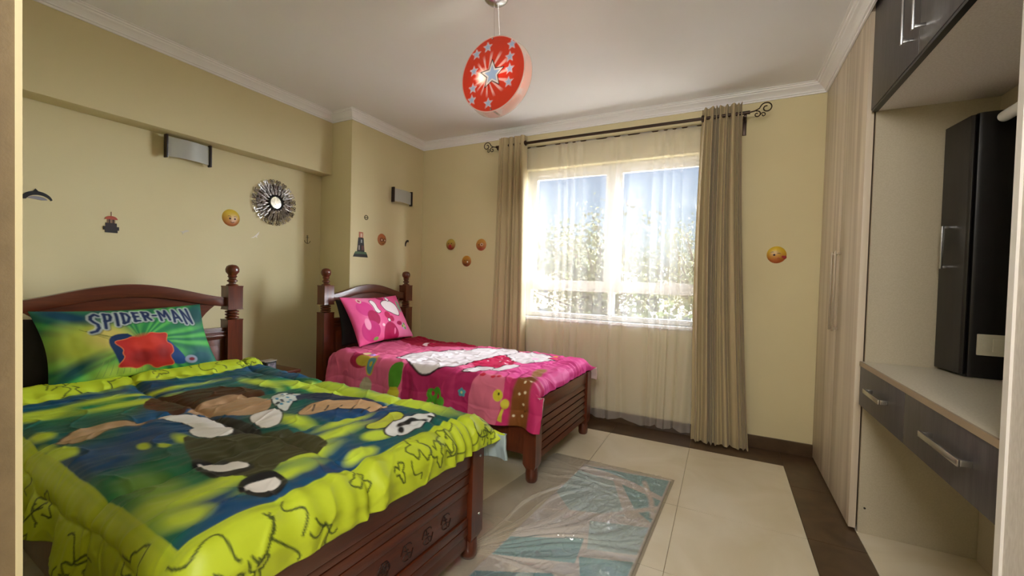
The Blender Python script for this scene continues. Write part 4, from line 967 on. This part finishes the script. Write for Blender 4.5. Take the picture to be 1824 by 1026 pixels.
face(LW, 1.886, 1.663, .066, 'yellow face button with sad eyes left of the silver mirror', face_mat('#d8b83c', '#b06a38'), [('dot', -.22, -.10, .12, dkb), ('dot', .32, -.12, .12, dkb), ('smile', .05, -.35, .22, dkb), ('brow', -.3, .08, .2, dkb), ('brow', .36, .06, .2, dkb)])
face(CW, 3.078, 1.600, .058, 'orange face button with round glasses above the pink bed', face_mat('#b8683a', '#a56a34'), [('ring', -.30, -.08, .30, dkb), ('ring', .42, -.12, .30, dkb), ('dot', -.24, -.1, .13, whm), ('dot', .42, -.12, .13, whm), ('smile', .05, -.45, .3, dkb)])
face(BW, -2.636, 1.598, .060, 'yellow face button with an open red mouth, leftmost on the window wall', face_mat('#b8a044', '#8a3a22'), [('dot', -.3, .15, .1, dkb), ('dot', .3, .15, .1, dkb), ('heart', 0, -.35, .34, redm), ('dot', 0, -.22, .14, whm)])
face(BW, -2.254, 1.590, .062, 'orange face button with one ringed eye, beside the left curtain', face_mat('#c08a3c', '#a04c30'), [('ring', .25, .02, .22, whm), ('dot', .25, .02, .09, dkb), ('dot', -.35, .0, .09, dkb), ('smile', .05, -.35, .28, redm)])
face(BW, -2.429, 1.420, .058, 'orange face button with a pink cheek, lowest of the three by the left curtain', face_mat('#b8822e', '#8a4422'), [('dot', .30, .15, .1, dkb), ('dot', -.2, .1, .1, dkb), ('heart', .35, -.15, .16, whm), ('smile', -.1, -.2, .4, dkb)])
face(BW, .345, 1.480, .064, 'yellow kissing face button with a red heart, between the right curtain and wardrobe', face_mat('#d8b42c', '#b05a28'), [('dot', -.25, -.02, .12, dkb), ('brow', .22, .06, .20, dkb), ('brow', -.45, .22, .2, dkb), ('heart', .78, -.30, .22, redm), ('heart', .62, -.24, .16, redm), ('frown', .18, -.52, .13, redm)])

# ------------------------------------------------------------------ outside: trees, buildings, ground
single('ground', MB().box(-60, 60, 4.2, 120, -7.2, -7.0), mat('pale_concrete_ground', '#d8d3c6', .9, color2='#c9c3b2', scale=.3), kind='structure')
bark = mat('bark', '#5a4a3a', .9); 
leaf1 = mat('leaf_pale', '#5f6a3a', .6, color2='#7f7a50', scale=1.2); leaf2 = mat('leaf_deep', '#4a5a26', .6, color2='#6a7434', scale=1.0)
def tree(x, y, zb, zt, rx, rz, nleaf, m, label, seed, ls=.095, group='trees outside the window'):
    r = np.random.default_rng(seed); t = thing('tree', label, 'tree', (x, y, zb), group=group)
    cz = zt-rz; tr_ = MB()
    tr_.tube([(x, y, zb), (x+.1, y, (zb+cz)/2-.3), (x-.1, y, cz-rz*.4), (x, y, cz)], [.28, .22, .16, .08], 8)
    tips = []
    for k in range(46):
        a = r.uniform(0, 2*pi); h = r.uniform(-.95, .8); q = rx*r.uniform(.45, .95)*math.sqrt(max(.1, 1-h*h*.8)); e = Vector((x+q*cos(a), y+q*sin(a)*.7, cz+h*rz))
        st = Vector((x, y, cz-rz*.5+r.uniform(-.3, .9))); mid = st.lerp(e, .5)+Vector((r.normal(0, .2), 0, .25)); tr_.tube([st, mid, e], [.07, .045, .015], 5); tips.append(e); tips.append(mid)
    part('trunk', tr_, bark, t)
    C_ = np.array([list(tips[i]) for i in r.integers(0, len(tips), nleaf)])+r.normal(0, .42, (nleaf, 3))
    d1 = r.normal(0, 1, (nleaf, 3)); d1 /= np.linalg.norm(d1, axis=1)[:, None]; d2 = np.cross(d1, r.normal(0, 1, (nleaf, 3))); d2 /= np.linalg.norm(d2, axis=1)[:, None]
    s = ls*r.uniform(.5, 1.2, (nleaf, 1)); V = np.stack([C_-d1*s, C_+d2*s*.6, C_+d1*s, C_-d2*s*.6], 1).reshape(-1, 3)-np.array([x, y, zb])
    me = bpy.data.meshes.new('foliage'); me.from_pydata(V.tolist(), [], [(4*i, 4*i+1, 4*i+2, 4*i+3) for i in range(nleaf)]); me.materials.append(m)
    o = bpy.data.objects.new('foliage', me); COL.objects.link(o); o.parent = t; o['kind'] = 'stuff'
tree(-4.6, 17, -7, 4.5, 3.4, 3.4, 9500, leaf1, 'large pale tree with bare branches seen through the left window panes', 3)
tree(-1.6, 30, -7, 5.2, 3.4, 3.6, 6000, leaf1, 'pale tree behind the sheer curtain, right of the window mullion', 4)
tree(-6.1, 10, -7, .7, 1.4, 2.0, 3000, leaf2, 'low green tree under the window transom on the left', 5)
tree(-1.4, 10, -7, .75, 1.1, 2.0, 2600, leaf2, 'low green tree below the transom near the mullion', 6)
def building(x0, x1, y0, y1, z1, m, label, nx, nz):
    b = thing('building', label, 'building', ((x0+x1)/2, (y0+y1)/2, -7))
    part('walls', MB().box(x0, x1, y0, y1, -7, z1), m, b)
    part('roof_slab', MB().box(x0-.2, x1+.2, y0-.2, y1+.2, z1, z1+.25), mat('roof_slab', '#a8a39a', .8), b)
    wm = MATS.get('far_window') or mat('far_window', '#3c4750', .2)
    for i in range(nx):
        for j in range(nz):
            cx = x0+(i+.5)*(x1-x0)/nx; cz = z1-1.2-j*2.6; part('window', MB().box(cx-.45, cx+.45, y0-.05, y0+.01, cz-.6, cz+.5), wm, b)
building(-.55, 2.2, 13, 19, .9, mat('orange_brick', '#c0764a', .8, color2='#a85f38', scale=6), 'orange brick building at the right edge of the window view', 2, 2)
building(-16, -8, 36, 44, 1.8, mat('far_render', '#d9d4c6', .8), 'distant cream building behind the trees outside', 4, 3)
building(-6, 3, 46, 54, 1.2, mat('far_render_grey', '#c6c4c0', .8), 'distant grey block behind the trees outside', 5, 3)
